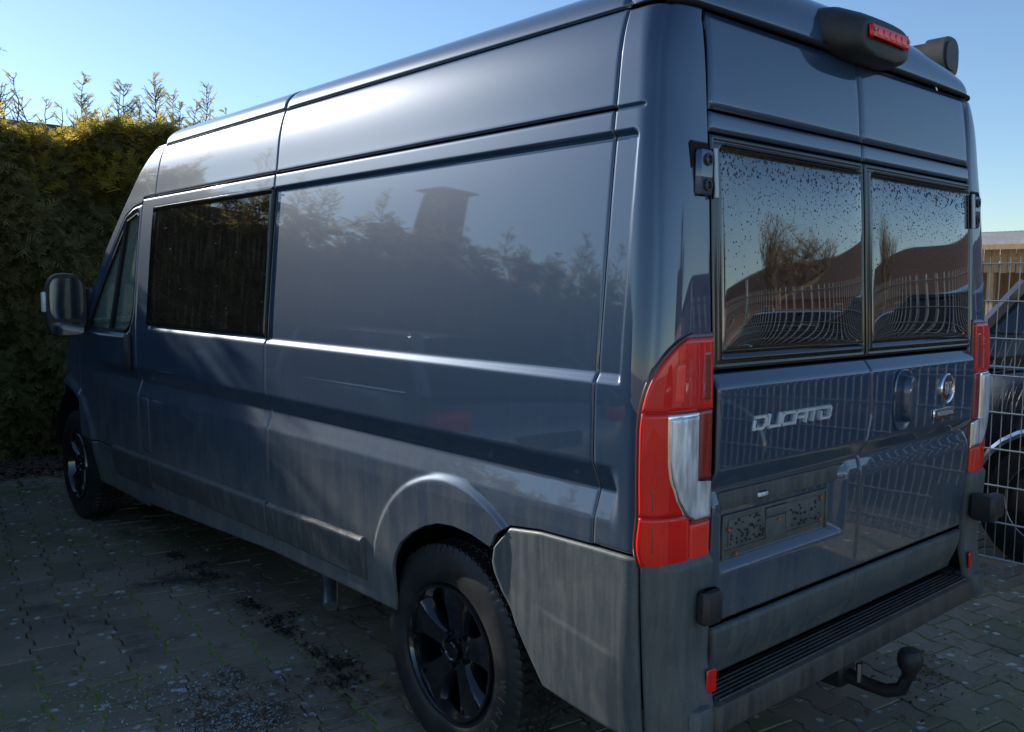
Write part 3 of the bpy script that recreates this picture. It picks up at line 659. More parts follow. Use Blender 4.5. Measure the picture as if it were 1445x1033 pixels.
# cab interior
m = MB()
for x_ in (-.5, .5):
    m = MB(); m.box((x_, 3.75, .98), (.5, .5, .14), bev=.05); m.box((x_, 3.55, 1.35), (.48, .12, .65), bev=.05); m.box((x_, 3.55, 1.76), (.26, .1, .18), bev=.04)
    m.obj("cab_seat", "seat_cloth", van, True)
m = MB(); m.box((0, 4.70, 1.06), (1.8, .45, .25), bev=.05); m.obj("dashboard", "plastic_black", van, True)
# door mirror, both sides
for sg in (-1, 1):
    m = MB(); V = []
    sec = [(0, .112, .185), (.035, .117, .192), (.09, .104, .170), (.125, .065, .105)]
    cx, cy, cz = sg*1.150, 4.40, 1.425; n = 24
    for dy, a, b in sec:
        for i in range(n):
            th = 2*math.pi*i/n; c, s_ = math.cos(th), math.sin(th); V.append((cx+a*math.copysign(abs(c)**.62, c), cy+dy, cz+b*math.copysign(abs(s_)**.62, s_)))
    F = [(i*n+j, i*n+(j+1) % n, (i+1)*n+(j+1) % n, (i+1)*n+j) for i in range(3) for j in range(n)]+[tuple(range(n-1, -1, -1)), tuple(range(3*n, 4*n))]
    m.add(V, F); mr = m.obj("door_mirror", "plastic_black", van, True)
    m = MB(); m.tube([(sg*1.09, 4.44, 1.50), (sg*1.0, 4.46, 1.49)], .022, 8); m.tube([(sg*1.09, 4.44, 1.36), (sg*1.0, 4.46, 1.36)], .026, 8); m.box((sg*1.012, 4.47, 1.40), (.03, .10, .26), bev=.01); m.obj("mirror_arm", "plastic_black", mr, True)
    def sq(cx, cy, cz, a, b, mat, nm):
        V = [(cx+a*math.copysign(abs(math.cos(t))**.5, math.cos(t)), cy, cz+b*math.copysign(abs(math.sin(t))**.5, math.sin(t))) for t in np.arange(20)*math.pi/10]
        mk(nm, V, [tuple(range(20))], mat, mr)
    sq(cx, cy-.004, cz+.040, .094, .124, "mirror_glass", "mirror_glass"); sq(cx, cy-.004, cz-.138, .092, .038, "mirror_glass", "wide_angle_mirror")
    m = MB(); m.box((cx+sg*.120, cy+.02, cz+.02), (.022, .05, .12), bev=.008); m.obj("mirror_indicator", "indicator_white", mr, True)
# ------------------------------------------------------------------ wheels
def tread(th, A, r):
    """blocks cut into the tread: grooves along and across"""
    w = np.abs(A); on = (r > .345)
    lat = (np.abs(np.mod(th*68/(2*np.pi)+A*6*np.sign(A), 1)-.5) > .40)
    lon = (np.abs(w-.040) < .005) | (np.abs(A) < .0045)
    return -.007*np.where(on & (lat | lon), 1., 0.)
def make_wheel(cx, cy, cz, sgn, hi=True):
    """sgn=-1: outer face towards -x"""
    o = empty("wheel", (0, 0, 0)); o.parent = van
    W2 = .110; x0 = cx-sgn*W2     # tyre centre plane; cx is the outer face
    prof = [(-W2+.02, .222), (-W2+.004, .235), (-W2-.002, .262), (-W2-.003, .290), (-W2+.002, .318), (-W2+.008, .332)]
    tr = [(a, .3535+.006*(1-(a/.1)**2)) for a in np.linspace(-W2+.018, W2-.018, 64 if hi else 12)]
    P = prof+[(-W2+.013, .346)]+tr+[(W2-.013, .346)]+[(-a, b) for a, b in prof[::-1]]
    m = MB(); lathe(m, P, 340 if hi else 60, (x0, cy, cz), 'x', disp=tread if hi else None)
    ty = m.obj("tyre", "tyre_rubber", o, True, fix=False)
    import bmesh
    bm = bmesh.new(); bm.from_mesh(ty.data); bmesh.ops.recalc_face_normals(bm, faces=bm.faces); bm.to_mesh(ty.data); bm.free()
    s = sgn
    m = MB(); lathe(m, [(s*.10, .226), (s*.112, .222), (s*.110, .212), (s*.098, .206), (s*.02, .196), (-s*.04, .185), (-s*.09, .20)], 72, (x0, cy, cz), 'x')
    rim = m.obj("rim", "rim_black", o, True, fix=True)
    # brake disc and drum behind
    m = MB(); lathe(m, [(-s*.02, .002), (-s*.02, .14), (-s*.035, .14), (-s*.05, .15), (-s*.09, .16)], 40, (x0, cy, cz), 'x'); m.obj("brake_disc", "satin_metal", o, True, fix=True).data.materials[0] = M["gap"]
    # five spokes, each a dished wedge that widens to the rim, with bevelled window edges
    for k in range(5):
        a = math.pi/2+k*2*math.pi/5+.05
        m = MB(); rows = [(.045, .036, .074), (.07, .034, .078), (.10, .036, .084), (.14, .044, .090), (.175, .058, .094), (.205, .074, .096)]
        V = []
        for r, hw, ax in rows:
            for q, dx in ((-1.25, -.045), (-1.0, -.008), (-.8, 0), (0, -.003), (.8, 0), (1.0, -.008), (1.25, -.045)):
                t = q*hw; yy = r*math.cos(a)-t*math.sin(a); zz = r*math.sin(a)+t*math.cos(a)
                V.append((x0+s*(ax+dx), cy+yy, cz+zz))
        F = [(i*7+j, i*7+j+1, (i+1)*7+j+1, (i+1)*7+j) for i in range(len(rows)-1) for j in range(6)]
        m.add(V, F); m.obj("spoke", "rim_black", o, True, fix=True)
    m = MB(); lathe(m, [(s*.060, .070), (s*.076, .066), (s*.080, .052), (s*.070, .046), (s*.070, .036), (s*.092, .034), (s*.094, .028), (s*.090, .024), (s*.090, .0)], 40, (x0, cy, cz), 'x'); m.obj("hub_cap", "rim_black", o, True, fix=True)
    for k in range(5):
        a = math.pi/2+.05+math.pi/5+k*2*math.pi/5; m = MB()
        m.tube([(x0+s*.070, cy+.055*math.cos(a), cz+.055*math.sin(a)), (x0+s*.088, cy+.055*math.cos(a), cz+.055*math.sin(a))], .010, 6); m.obj("wheel_bolt", "satin_metal", o, True).data.materials[0] = M["rim_black"]
    return o
make_wheel(-.985, .885, .362, -1); make_wheel(-.985, 4.93, .362, -1); make_wheel(.985, .885, .362, 1, False); make_wheel(.985, 4.93, .362, 1, False)

# ------------------------------------------------------------------ lettering and badges on the rear doors
def text_mesh(txt, size, extrude=.001, sx=1., bold=0.):
    c = bpy.data.curves.new("txt", 'FONT'); c.body = txt; c.size = size; c.extrude = extrude; c.align_x = 'CENTER'; c.align_y = 'CENTER'; c.offset = bold; c.resolution_u = 3
    o = bpy.data.objects.new("txt", c); C.objects.link(o); dg = bpy.context.evaluated_depsgraph_get()
    me = bpy.data.meshes.new_from_object(o.evaluated_get(dg)); bpy.data.objects.remove(o)
    me.transform(Matrix.Diagonal((sx, 1, 1, 1))); return me
def rear_text(name, txt, x, z, size, mat, parent, Y, sx=1., extrude=.001, bold=0., shear=0.):
    me = text_mesh(txt, size, extrude, sx, bold)
    me.transform(Matrix(((1, shear, 0, x), (0, 0, -1, Y), (0, 1, 0, z), (0, 0, 0, 1))))
    return link(name, me, mat, parent, False)
wheels = sorted([o for o in van.children if o.name.startswith("wheel") and o.type == 'EMPTY'], key=lambda o: o.name)
for k, ch in enumerate("WINTRAC"):
    ph = R_(92+k*9.5); me = text_mesh(ch, .042, .0012, .9, .0008); r_ = .288
    rx, ry = (math.cos(ph), -math.sin(ph)), (math.sin(ph), math.cos(ph))
    me.transform(Matrix(((0, 0, -1, -.9885), (-rx[0], -ry[0], 0, .885-r_*math.sin(ph)), (rx[1], ry[1], 0, .362+r_*math.cos(ph)), (0, 0, 0, 1))))
    link("sidewall_letter", me, "tyre_letter", wheels[0], False)
doors = sorted([o for o in van.children if o.name.startswith("rear_door")], key=lambda o: o.name)
DL, DR = doors
def stroke_word(name, glyphs, x, z, h, adv, th, mat, parent, Y, shear=.28, depth=.004):
    m = MB()
    for gi, g in enumerate(glyphs):
        for pl in g:
            for (a, b) in zip(pl[:-1], pl[1:]):
                ax, az = x+gi*adv+a[0]*adv*.84+a[1]*h*shear, z+a[1]*h; bx, bz = x+gi*adv+b[0]*adv*.84+b[1]*h*shear, z+b[1]*h
                d = math.hypot(bx-ax, bz-az); ux, uz = (bx-ax)/d, (bz-az)/d; ax -= ux*th*.45; az -= uz*th*.45; bx += ux*th*.45; bz += uz*th*.45
                nx, nz = -uz*th/2, ux*th/2; i = th*.28/ (th/2)
                V = [(ax+nx, Y, az+nz), (bx+nx, Y, bz+nz), (bx-nx, Y, bz-nz), (ax-nx, Y, az-nz)]
                k = .72; depth += .00025; V += [(ax+nx*k, Y-depth, az+nz*k), (bx+nx*k, Y-depth, bz+nz*k), (bx-nx*k, Y-depth, bz-nz*k), (ax-nx*k, Y-depth, az-nz*k)]
                m.add(V, [(0, 1, 2, 3), (4, 7, 6, 5), (0, 4, 5, 1), (1, 5, 6, 2), (2, 6, 7, 3), (3, 7, 4, 0)])
    return m.obj(name, mat, parent)
G_ = {'D': [[(0, .62), (0, 0), (.72, 0), (1, .3), (1, .72), (.78, 1), (-.05, 1)]], 'U': [[(0, 1), (0, .2), (.12, 0), (1, 0), (1, 1)]], 'C': [[(1, 1), (.15, 1), (0, .8), (0, .2), (.12, 0), (1, 0)]],
      'A': [[(0, 0), (0, .8), (.2, 1), (1, 1), (1, 0)], [(.25, .45), (1, .45)]], 'T': [[(-.02, 1), (1.05, 1)], [(.5, .72), (.5, 0)]], 'O': [[(.1, 1), (.9, 1), (1, .85), (1, .15), (.9, 0), (.1, 0), (0, .15), (0, .6)]]}
Yd = float(yrear(1.2))-.0195
stroke_word("door_lettering", [G_[c] for c in "DUCATO"], -.640, 1.180, .031, .0655, .0095, "badge_silver", DL, Yd)
m = MB(); lathe(m, [(-.000, .055), (-.006, .0545), (-.010, .050), (-.008, .045), (-.004, .043)], 40, (.556, Yd, 1.208), 'y'); em = m.obj("round_emblem", "chrome", van, True)
m = MB(); lathe(m, [(-.004, .044), (-.006, .03), (-.0065, .0005)], 32, (.556, Yd, 1.208), 'y'); m.obj("emblem_disc", "dark_red", em, True)
rear_text("emblem_letters", "FIAT", .556, 1.208, .062, "badge_silver", em, Yd-.008, sx=.42, bold=.0012)
m = MB(); m.box((.543, Yd-.003, 1.122), (.172, .008, .038), bev=.006); bd = m.obj("name_badge", "chrome", van, True)
m = MB(); m.box((.543, Yd-.0075, 1.122), (.158, .002, .022), bev=.001); m.obj("badge_inlay", "dark_red", bd)
rear_text("badge_letters", "PROFESSIONAL", .543, 1.122, .0215, "badge_silver", bd, Yd-.0095, sx=.90, bold=.0004)

# ------------------------------------------------------------------ ground: block paving
noisy("subsoil", (.030, .026, .018), (.055, .050, .03), 9, .95, bump=.5)
t = NT("paver")
oi = t.n("ShaderNodeObjectInfo"); t.tc = t.n("ShaderNodeNewGeometry")
class _P:
    def __init__(s, g): s.outputs = {'Object': g.outputs['Position']}
t.tc = _P(t.tc)
f = t.noise(2.2, 5, .65); g = t.noise(30, 4, .7)
c = t.mix(f, (.31, .235, .155), (.48, .40, .29)); c = t.mix(t.math('MULTIPLY', g, .6), c, (.14, .12, .09))
c = t.mix(t.math('MULTIPLY', oi.outputs['Random'], .5), c, (.11, .095, .08)); gm = t.ramp(t.noise(.9, 4, .6, off=(4, 1, 0)), [(.47, 0.), (.66, .8)]); c = t.mix(gm, c, (.13, .16, .05))
lich = t.ramp(t.math('ADD', t.vor(15, vec=(1, 1, .01)), t.math('MULTIPLY', t.noise(60, 3), .12)), [(.27, 1.), (.33, 0.)]); lm = t.ramp(t.noise(6.5, 3, .6, off=(2, 7, 0)), [(.50, 0.), (.55, 1.)]); li = t.math('MULTIPLY', lich, lm)
c = t.mix(t.math('MULTIPLY', li, .85), c, (.55, .60, .60))
dk = t.ramp(t.noise(1.7, 5, .7, (1, 1, 1), off=(9, 3, 0)), [(.54, 0.), (.68, .85)]); c = t.mix(dk, c, (.03, .017, .015))
t.set(Base_Color=c, Roughness=t.ramp(t.noise(3, 3), [(.3, .62), (.7, .95)])); t.bump(t.noise(180, 5, .75), .55, .004); M["paver"] = t.m
noisy("moss", (.09, .15, .02), (.30, .38, .08), 40, .95, bump=.3)
noisy("yard_bright", (.30, .27, .21), (.42, .38, .30), 1.4, .9, bump=.4, bs=120)  # base colour raised so the yard bounces warm light onto the van
ground = mk("ground", [(-300, -300, -.022), (300, -300, -.022), (300, 300, -.022), (-300, 300, -.022)], [(0, 1, 2, 3)], "yard_bright"); tag(ground, kind="structure")
pav = mk("paving", [(-6.4, -7.6, -.016), (7.1, -7.6, -.016), (7.1, 7.7, -.016), (-6.4, 7.7, -.016)], [(0, 1, 2, 3)], "subsoil"); tag(pav, kind="structure")
PW, PL, A9 = .163, .200, R_(9.3)
ca, sa = math.cos(A9), math.sin(A9)
def outline(gap=.0055, a=.0115):
    """H-shaped interlocking stone, long side = PL along v; origin at centre"""
    hw, hl = PW/2-gap/2, PL/2-gap/2
    r = [(hw+a, hl), (hw+a, hl*.62), (hw-a, hl*.34), (hw-a, -hl*.34), (hw+a, -hl*.62), (hw+a, -hl)]
    return [(x-gap*0, y) for x, y in r][::-1]+[(-x, y) for x, y in r]
def stone_mesh(name, jit):
    o = outline(); V = []; n = len(o); rr = random.Random(jit)
    rings = [(0, -.0045), (.0035, -.0012), (.0075, 0.)]
    V += [(x, y, -.015) for x, y in o]
    for ins, z in rings:
        V += [(x-math.copysign(ins, x), y-math.copysign(ins*.8, y), z+rr.uniform(-.0006, .0006)) for x, y in o]
    F = [(k*n+i, k*n+(i+1) % n, (k+1)*n+(i+1) % n, (k+1)*n+i) for k in range(3) for i in range(n)]+[tuple(range(3*n, 4*n))]
    me = bpy.data.meshes.new(name); me.from_pydata(V, [], F); me.update(); me.materials.append(M["paver"]); return me
variants = [stone_mesh("paving_stone", i) for i in range(6)]
campos = np.array([-2.7164, -1.3904])
stones = []
for i in range(-70, 75):
    for j in range(-66, 56):
        u = i*PW; v_ = (j+(.5 if i % 2 else 0))*PL
        x = u*ca+v_*sa; y = -u*sa+v_*ca
        if -6.3 < x < 7.0 and -7.5 < y < 7.6: stones.append((x, y, i, j))
fdir = np.array([math.sin(R_(41.43)), math.cos(R_(41.43))])
def vis(x, y):
    d = np.array([x, y])-campos; f = d@fdir; r = d@np.array([fdir[1], -fdir[0]])
    if f < .5: return None
    px = 722+1270*r/f; py = 404+1270*1.56/f
    if px < -70 or px > 1520 or py > 1120: return None
    if -.93 < x < .95 and .35 < y < 5.6 and not (x < -.6 and y > 1.2): return None
    return f
near = []; far = []
for s in stones:
    f = vis(s[0], s[1]); (near if f is not None else far).append((f or 99, s))
near.sort(key=lambda a: a[0]); far += near[300:]; near = near[:300]
for f, (x, y, i, j) in near:
    o = bpy.data.objects.new("paving_stone", variants[(i*7+j*3) % 6]); C.objects.link(o); o.parent = pav
    o.location = (x, y, random.uniform(-.0025, .002)); o.rotation_euler = (random.gauss(0, .008), random.gauss(0, .008), -A9+random.gauss(0, .008))
# the remaining stones joined, with a plainer edge
def plain_stone(jit):
    o = outline(); n = len(o)
    V = [(x, y, -.012) for x, y in o]+[(x-math.copysign(.003, x), y-math.copysign(.003, y), 0.) for x, y in o]
    me = bpy.data.meshes.new("s"); me.from_pydata(V, [], [(i, (i+1) % n, n+(i+1) % n, n+i) for i in range(n)]+[tuple(range(n, 2*n))]); return me
variants = [plain_stone(0)]*6
ar = [np.array([v.co[:] for v in me.vertices]) for me in variants]; fcs = [[tuple(p.vertices) for p in me.polygons] for me in variants]
q = [[f for f in ff if len(f) == 4] for ff in fcs]; q0 = np.array(q[0]); top = np.array([f for f in fcs[0] if len(f) > 4])
VV = []; FQ = []; FT = []; off = 0
for f, (x, y, i, j) in far:
    a = ar[(i*7+j*3) % 6]; dz = random.uniform(-.0025, .002); tx, ty = random.gauss(0, .008), random.gauss(0, .008)
    P = np.stack([a[:, 0]*ca+a[:, 1]*sa+x, -a[:, 0]*sa+a[:, 1]*ca+y, a[:, 2]+dz+a[:, 0]*tx+a[:, 1]*ty], -1)
    VV.append(P); FQ += (q0+off).tolist(); FT += (top+off).tolist(); off += len(a)
o = mk("paving_stone_field", np.concatenate(VV), FQ+FT, "paver", pav); tag(o, kind="stuff")
# moss tufts along joints, twigs, dry leaves, pale lichen crumbs
def joint_points(n, region):
    out = []
    x0, x1, y0, y1, dens = region
    cand = [s for s in stones if x0 < s[0] < x1 and y0 < s[1] < y1]
    ol = outline(0, .0115)
    for _ in range(n):
        s = random.choice(cand); k = random.randrange(len(ol)); a, b = ol[k], ol[(k+1) % len(ol)]; t_ = random.random()
        px, py = a[0]+(b[0]-a[0])*t_, a[1]+(b[1]-a[1])*t_
        w = math.sin(s[2]*1.3+s[3]*.7)+math.sin(s[2]*.37-s[3]*.9+2)+math.sin(px*30)*.3
        if w < dens: continue
        x = s[0]+px*ca+py*sa; y = s[1]-px*sa+py*ca; out.append((x+random.gauss(0, .003), y+random.gauss(0, .003)))
    return out
def tufts(name, pts, r0, r1, mat, h=.8, label=None):
    V = []; F = []
    for x, y in pts:
        r = random.uniform(r0, r1); z = -.010+random.uniform(0, .009); a0 = random.random()*6; b = len(V)
        V += [(x+r*math.cos(a0+t*1.2566), y+r*math.sin(a0+t*1.2566), z-.006) for t in range(5)]+[(x+random.gauss(0, r*.3), y+random.gauss(0, r*.3), z+r*h)]
        F += [(b+i, b+(i+1) % 5, b+5) for i in range(5)]
    o = mk(name, V, F, mat); tag(o, kind="stuff", label=label); return o
pts = joint_points(26000, (1.0, 2.6, -.5, 1.6, -.4))+joint_points(9000, (.3, 2.4, -.9, .1, .3))+joint_points(26000, (-2.6, -.9, .9, 3.4, .1))+joint_points(9000, (-3, -.4, 2.5, 7, .5))
o = tufts("moss", pts, .003, .0085, "moss", label="green moss filling the joints between paving stones")
noisy("lichen_pale", (.16, .20, .19), (.50, .58, .60), 60, .9, bump=0); simple("dry_straw", (.22, .17, .10), .9); simple("leaf_brown", (.13, .075, .035), .85)
noisy("bark_litter", (.045, .030, .020), (.13, .085, .05), 20, .95, bump=.3)
def flakes(name, centers, n, size, mat, label, curl=1.):
    V = []; F = []
    for _ in range(n):
        cx, cy, sx_, sy_, an = random.choice(centers); u, w = random.gauss(0, sx_), random.gauss(0, sy_)
        x = cx+u*math.cos(an)-w*math.sin(an); y = cy+u*math.sin(an)+w*math.cos(an)
        a = random.random()*6.28; L = random.uniform(*size); W_ = L*random.uniform(.12, .4); z = random.uniform(.001, .012); b = len(V); tl = random.uniform(-.5, .5)*curl
        for k in range(4):
            tq = k/3-.5; V += [(x+L*tq*math.cos(a)-W_*math.sin(a)*(1-2*abs(tq))-.0, y+L*tq*math.sin(a)+W_*math.cos(a)*(1-2*abs(tq)), z+L*(.25-tq*tq)*curl+tl*L*tq*.4), (x+L*tq*math.cos(a)+W_*.6*math.sin(a), y+L*tq*math.sin(a)-W_*.6*math.cos(a), z+L*(.25-tq*tq)*curl*.8)]
        F += [(b+2*k, b+2*k+1, b+2*k+3, b+2*k+2) for k in range(3)]
    o = mk(name, V, F, mat); tag(o, kind="stuff", label=label); return o
CL = [(-1.38, 1.78, .035, .12, .35), (-1.45, 1.62, .05, .05, 0), (-1.32, 1.60, .05, .03, 0), (-1.27, 1.93, .03, .05, 0), (-1.40, 1.70, .10, .13, 0), (-1.52, 1.60, .03, .06, 0), (-1.36, 1.5, .06, .04, 0)]
flakes("lichen_litter", CL+[(-1.4, 1.75, .22, .28, 0), (-1.75, 1.95, .15, .15, 0)], 2300, (.003, .017), "lichen_pale", "pale blue-grey lichen crumbs scattered on the paving")
flakes("leaf_litter", CL+[(-1.1, 1.7, .12, .12, 0), (-.95, 1.5, .1, .12, 0), (-1.9, 2.6, .5, .6, 0), (-1.2, 3.6, .4, .9, 0), (.9, .1, .4, .3, 0)], 900, (.008, .03), "leaf_brown", "small brown dry leaves lying on the paving")
simple("wet_litter", (.012, .010, .008), .7)
flakes("wet_leaf_litter", [(-.81, 3.66, .03, .06, 0), (-.81, 3.2, .03, .06, 0), (-.80, 3.4, .06, .03, 0), (-.85, 2.63, .03, .08, 0), (-.87, 2.25, .03, .07, 0), (-.82, 2.4, .06, .03, 0), (-.89, 1.9, .025, .08, 0), (-.94, 1.6, .05, .05, 0), (-.88, 1.75, .05, .03, 0), (.88, .12, .14, .05, .4)], 1100, (.006, .028), "wet_litter", "black wet leaf litter in a line beside the van's sill")
flakes("hedge_litter", [(-1.2, 6.95, 1.1, .22, 0), (.3, 7.0, .8, .2, 0)], 6000, (.02, .12), "bark_litter", "brown dead twigs and needles under the hedge")
V = MB()
for k in range(150):
    cx, cy = random.choice([(-1.35, 1.75), (-1.0, 1.6), (-1.8, 2.3), (-1.4, 3.2), (1.2, 0), (-1.3, 1.5), (-1.0, 1.7)]); x = random.gauss(cx, .22); y = random.gauss(cy, .28); a = random.random()*6.28; L = random.uniform(.03, .14)
    V.tube([(x, y, .004), (x+L*.5*math.cos(a)+.004, y+L*.5*math.sin(a), .010), (x+L*math.cos(a+.25), y+L*math.sin(a+.25), .004)], .0011, 3)
o = V.obj("twigs", "dry_straw"); tag(o, kind="stuff", label="thin straw-coloured twigs scattered on the paving beside the wheel")
# ------------------------------------------------------------------ thuja hedge in front of the van
def leaf_mat(name, c1, c2, trans=.25):
    t = NT(name); f = t.noise(3.5, 3, .6); g = t.noise(40, 2)
    c = t.mix(t.math('MULTIPLY', g, .5), t.ramp(f, [(.3, c1), (.7, c2)]), tuple(x*.5 for x in c1))
    t.set(Base_Color=c, Roughness=.6, Specular_IOR_Level=.3)
    tr = t.n("ShaderNodeBsdfTranslucent"); t.l(c, tr.inputs[0]); f_ = t.n("ShaderNodeValue"); f_.outputs[0].default_value = trans
    t.mixshader(f_.outputs[0], tr.outputs[0]); M[name] = t.m
leaf_mat("thuja", (.24, .22, .085), (.44, .38, .15), .55); leaf_mat("thuja_sunlit", (.42, .34, .05), (.62, .48, .10), .65)  # second, yellower set carries the backlit sun glow in its colour
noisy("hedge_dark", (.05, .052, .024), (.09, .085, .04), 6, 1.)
noisy("bark", (.06, .045, .035), (.12, .095, .075), 18, .9, bump=.4)
noisy("twig_bark", (.10, .075, .05), (.18, .13, .085), 18, .9, bump=0)
def frond(n_side=5, L=.12, seed=0):
    """flat drooping spray: stem with pairs of side leaflets, each a narrow quad"""
    r = random.Random(seed); V = []; F = []
    def quad(p, d, l, w, dr):
        px, py = -d[1], d[0]; b = len(V)
        for t_, ww in ((0, .8), (1., .35)):
            z = -dr*t_*t_
            V.append((p[0]+d[0]*l*t_+px*w*ww, p[1]+d[1]*l*t_+py*w*ww, p[2]+z)); V.append((p[0]+d[0]*l*t_-px*w*ww, p[1]+d[1]*l*t_-py*w*ww, p[2]+z))
        F.append((b, b+1, b+3, b+2))
    quad((0, 0, 0), (1, 0), L, .005, L*.3)
    for k in range(n_side):
        t_ = (k+.6)/n_side; l = L*(.62-.42*t_)*r.uniform(.8, 1.2)
        for s_ in (-1, 1):
            a = s_*r.uniform(.6, .95); quad((L*t_, 0, -L*.3*t_*t_), (math.cos(a), math.sin(a)), l, .0075, l*.45)
    return np.array(V), np.array(F)
FR = [frond(5, .12, i) for i in range(6)]
def scatter(name, P, D, S, mat, parent=None, kind='stuff', base=None):
    """P points, D outward directions (n,3), S sizes; fronds hang outward and down"""
    base = base or FR; VV = []; FF = []; off = 0; n = len(P); which = rng.integers(0, len(base), n)
    up0 = np.array([0, 0, 1.])
    for k in range(len(base)):
        ix = np.where(which == k)[0]
        if not len(ix): continue
        V, F = base[k]; d = D[ix]; d = d/np.linalg.norm(d, axis=1, keepdims=True)
        rr = rng.normal(size=d.shape); s_ = np.cross(d, up0+rr*.5); s_ /= np.linalg.norm(s_, axis=1, keepdims=True); u_ = np.cross(s_, d)
        W = P[ix][:, None]+S[ix][:, None, None]*(V[None, :, 0:1]*d[:, None]+V[None, :, 1:2]*s_[:, None]+V[None, :, 2:3]*u_[:, None])
        VV.append(W.reshape(-1, 3)); FF.append((F[None]+off+np.arange(len(ix))[:, None, None]*len(V)).reshape(-1, 4)); off += len(ix)*len(V)
    o = mk(name, np.concatenate(VV), np.ascontiguousarray(np.concatenate(FF)), mat, parent)
    if kind: o['kind'] = kind
    return o
hedge = empty("thuja_hedge", (0, 7.2, 0), label="tall clipped thuja hedge with sunlit yellow-green top beyond the van's front", category="hedge")
HX0, HX1, HY, HT = -13.5, 2.6, 7.30, 2.93
def lump(x, z): return .16*np.sin(x*2.3+np.sin(z*1.7)*1.2)+.10*np.sin(x*5.1+z*2.2)+.07*np.sin(z*4.3+x*1.1)+.05*np.sin(x*11+z*7)
def htop(x): return HT+.07*np.sin(x*1.9)+.05*np.sin(x*5.3+1)+.04*np.sin(x*13+2)
# dense inner body
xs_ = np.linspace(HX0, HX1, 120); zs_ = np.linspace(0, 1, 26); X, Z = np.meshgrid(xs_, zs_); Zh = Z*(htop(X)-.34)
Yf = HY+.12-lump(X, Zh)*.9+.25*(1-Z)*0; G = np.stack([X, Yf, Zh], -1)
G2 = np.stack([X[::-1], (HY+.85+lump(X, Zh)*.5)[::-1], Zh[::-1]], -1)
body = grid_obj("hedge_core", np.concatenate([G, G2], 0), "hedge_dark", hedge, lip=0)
def hedge_pts(n, x0, x1, dens_top=False):
    x = rng.uniform(x0, x1, n); z = rng.uniform(.02, 1, n)**.9*htop(x); y = HY-lump(x, z)-rng.uniform(-.09, .06, n)
    clump = .045*np.sin(x*23+z*17)+.04*np.sin(x*37-z*29)
    y += clump
    D = np.stack([rng.normal(0, .45, n), -np.ones(n), rng.normal(-.15, .45, n)], -1); return np.stack([x, y, z], -1), D
P, D = hedge_pts(26000, -1.9, 1.6); scatter("hedge_foliage", P, D, rng.uniform(.7, 1.5, len(P)), "thuja", hedge)
P, D = hedge_pts(10000, HX0, -1.9); scatter("hedge_foliage", P, D, rng.uniform(1.2, 2.4, len(P)), "thuja", hedge)
P, D = hedge_pts(1500, 1.6, HX1); scatter("hedge_foliage", P, D, rng.uniform(1.2, 2.4, len(P)), "thuja", hedge)
# top layer; sunlight is put into its yellower leaf colour
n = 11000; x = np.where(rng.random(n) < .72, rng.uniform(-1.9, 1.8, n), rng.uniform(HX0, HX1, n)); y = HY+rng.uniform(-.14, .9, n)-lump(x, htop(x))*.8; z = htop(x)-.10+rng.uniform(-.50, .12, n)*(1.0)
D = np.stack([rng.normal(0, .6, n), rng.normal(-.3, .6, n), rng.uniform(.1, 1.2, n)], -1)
scatter("hedge_top_growth", np.stack([x, y, z], -1), D, rng.uniform(.7, 1.5, n), "thuja_sunlit", hedge)
def leader(x, y, z0, h, dens=1., fol=True):
    """upright shoot with side twigs carrying small sprays"""
    m = MB(); pts = []; cx, cy = x, y
    for k in range(7): pts.append((cx, cy, z0+h*k/6)); cx += random.gauss(0, .012)*h*2; cy += random.gauss(0, .012)*h*2
    m.tube(pts, [.009*(1-k/7.5) for k in range(7)], 5); P = []; D = []
    for k in range(int(h*34*dens)):
        t_ = random.uniform(.05, .98); p = Vector(pts[min(5, int(t_*6))]).lerp(Vector(pts[min(6, int(t_*6)+1)]), t_*6 % 1); a = random.random()*6.28; L = (1-t_)*.30*min(h, 1.)+random.uniform(.03, .08)
        e = p+Vector((math.cos(a)*L*.75, math.sin(a)*L*.75, L*random.uniform(.5, .9))); m.tube([p, (p+e)/2+Vector((0, 0, -.01)), e], [.0045, .0035, .002], 3)
        nn = int(3+4*(1-t_)) if fol else 2
        for q in range(nn):
            f = random.uniform(.25, 1.); P.append(p.lerp(e, f)); D.append(((e-p).normalized()+Vector((random.gauss(0, .5), random.gauss(0, .5), random.gauss(0, .4)))))
    m.obj("hedge_leader", "twig_bark", hedge)
    scatter("leader_sprays", np.array([p[:] for p in P]), np.array([d[:] for d in D]), rng.uniform(.2, .48, len(P)), random.choice(("thuja", "thuja_sunlit")), hedge)
def at_y(px, Y):
    """x of the vertical plane seen at this picture column for depth Y"""
    d = fw+rt2*((px-722.5)/1270.6); t_ = (Y+1.3904)/d.y; return -2.7164+t_*d.x
def z_of(px, py, Y):
    d = fw+rt2*((px-722.5)/1270.6)-up2*((py-516.5)/1270.6); return 1.5577+(Y+1.3904)/d.y*d.z
for px, pt, dn, fo in ((8, 72, 1, False), (38, 112, .7, False), (50, 138, .8, False), (80, 140, .5, False), (105, 150, .3, False), (137, 108, 1.2, True), (125, 135, .8, True), (178, 125, .8, False), (193, 120, 1.6, True), (205, 140, 1.4, True), (240, 108, 2.0, True), (252, 135, 1.2, True), (270, 148, 1.2, True), (296, 122, 1.4, True), (285, 150, 1., True), (315, 155, 1., True), (160, 150, .6, True), (0, 130, 1., True), (20, 140, 1., True)):
    Y = HY+.45; X_ = at_y(px, Y); zt = z_of(px, pt, Y); z0 = HT-.15; leader(X_, Y, z0, max(.15, zt-z0), dn, fo)
for k in range(34):
    x = random.uniform(HX0, -1.6); leader(x, HY+.45, HT-.1, random.uniform(.3, .85), 1.4, True)
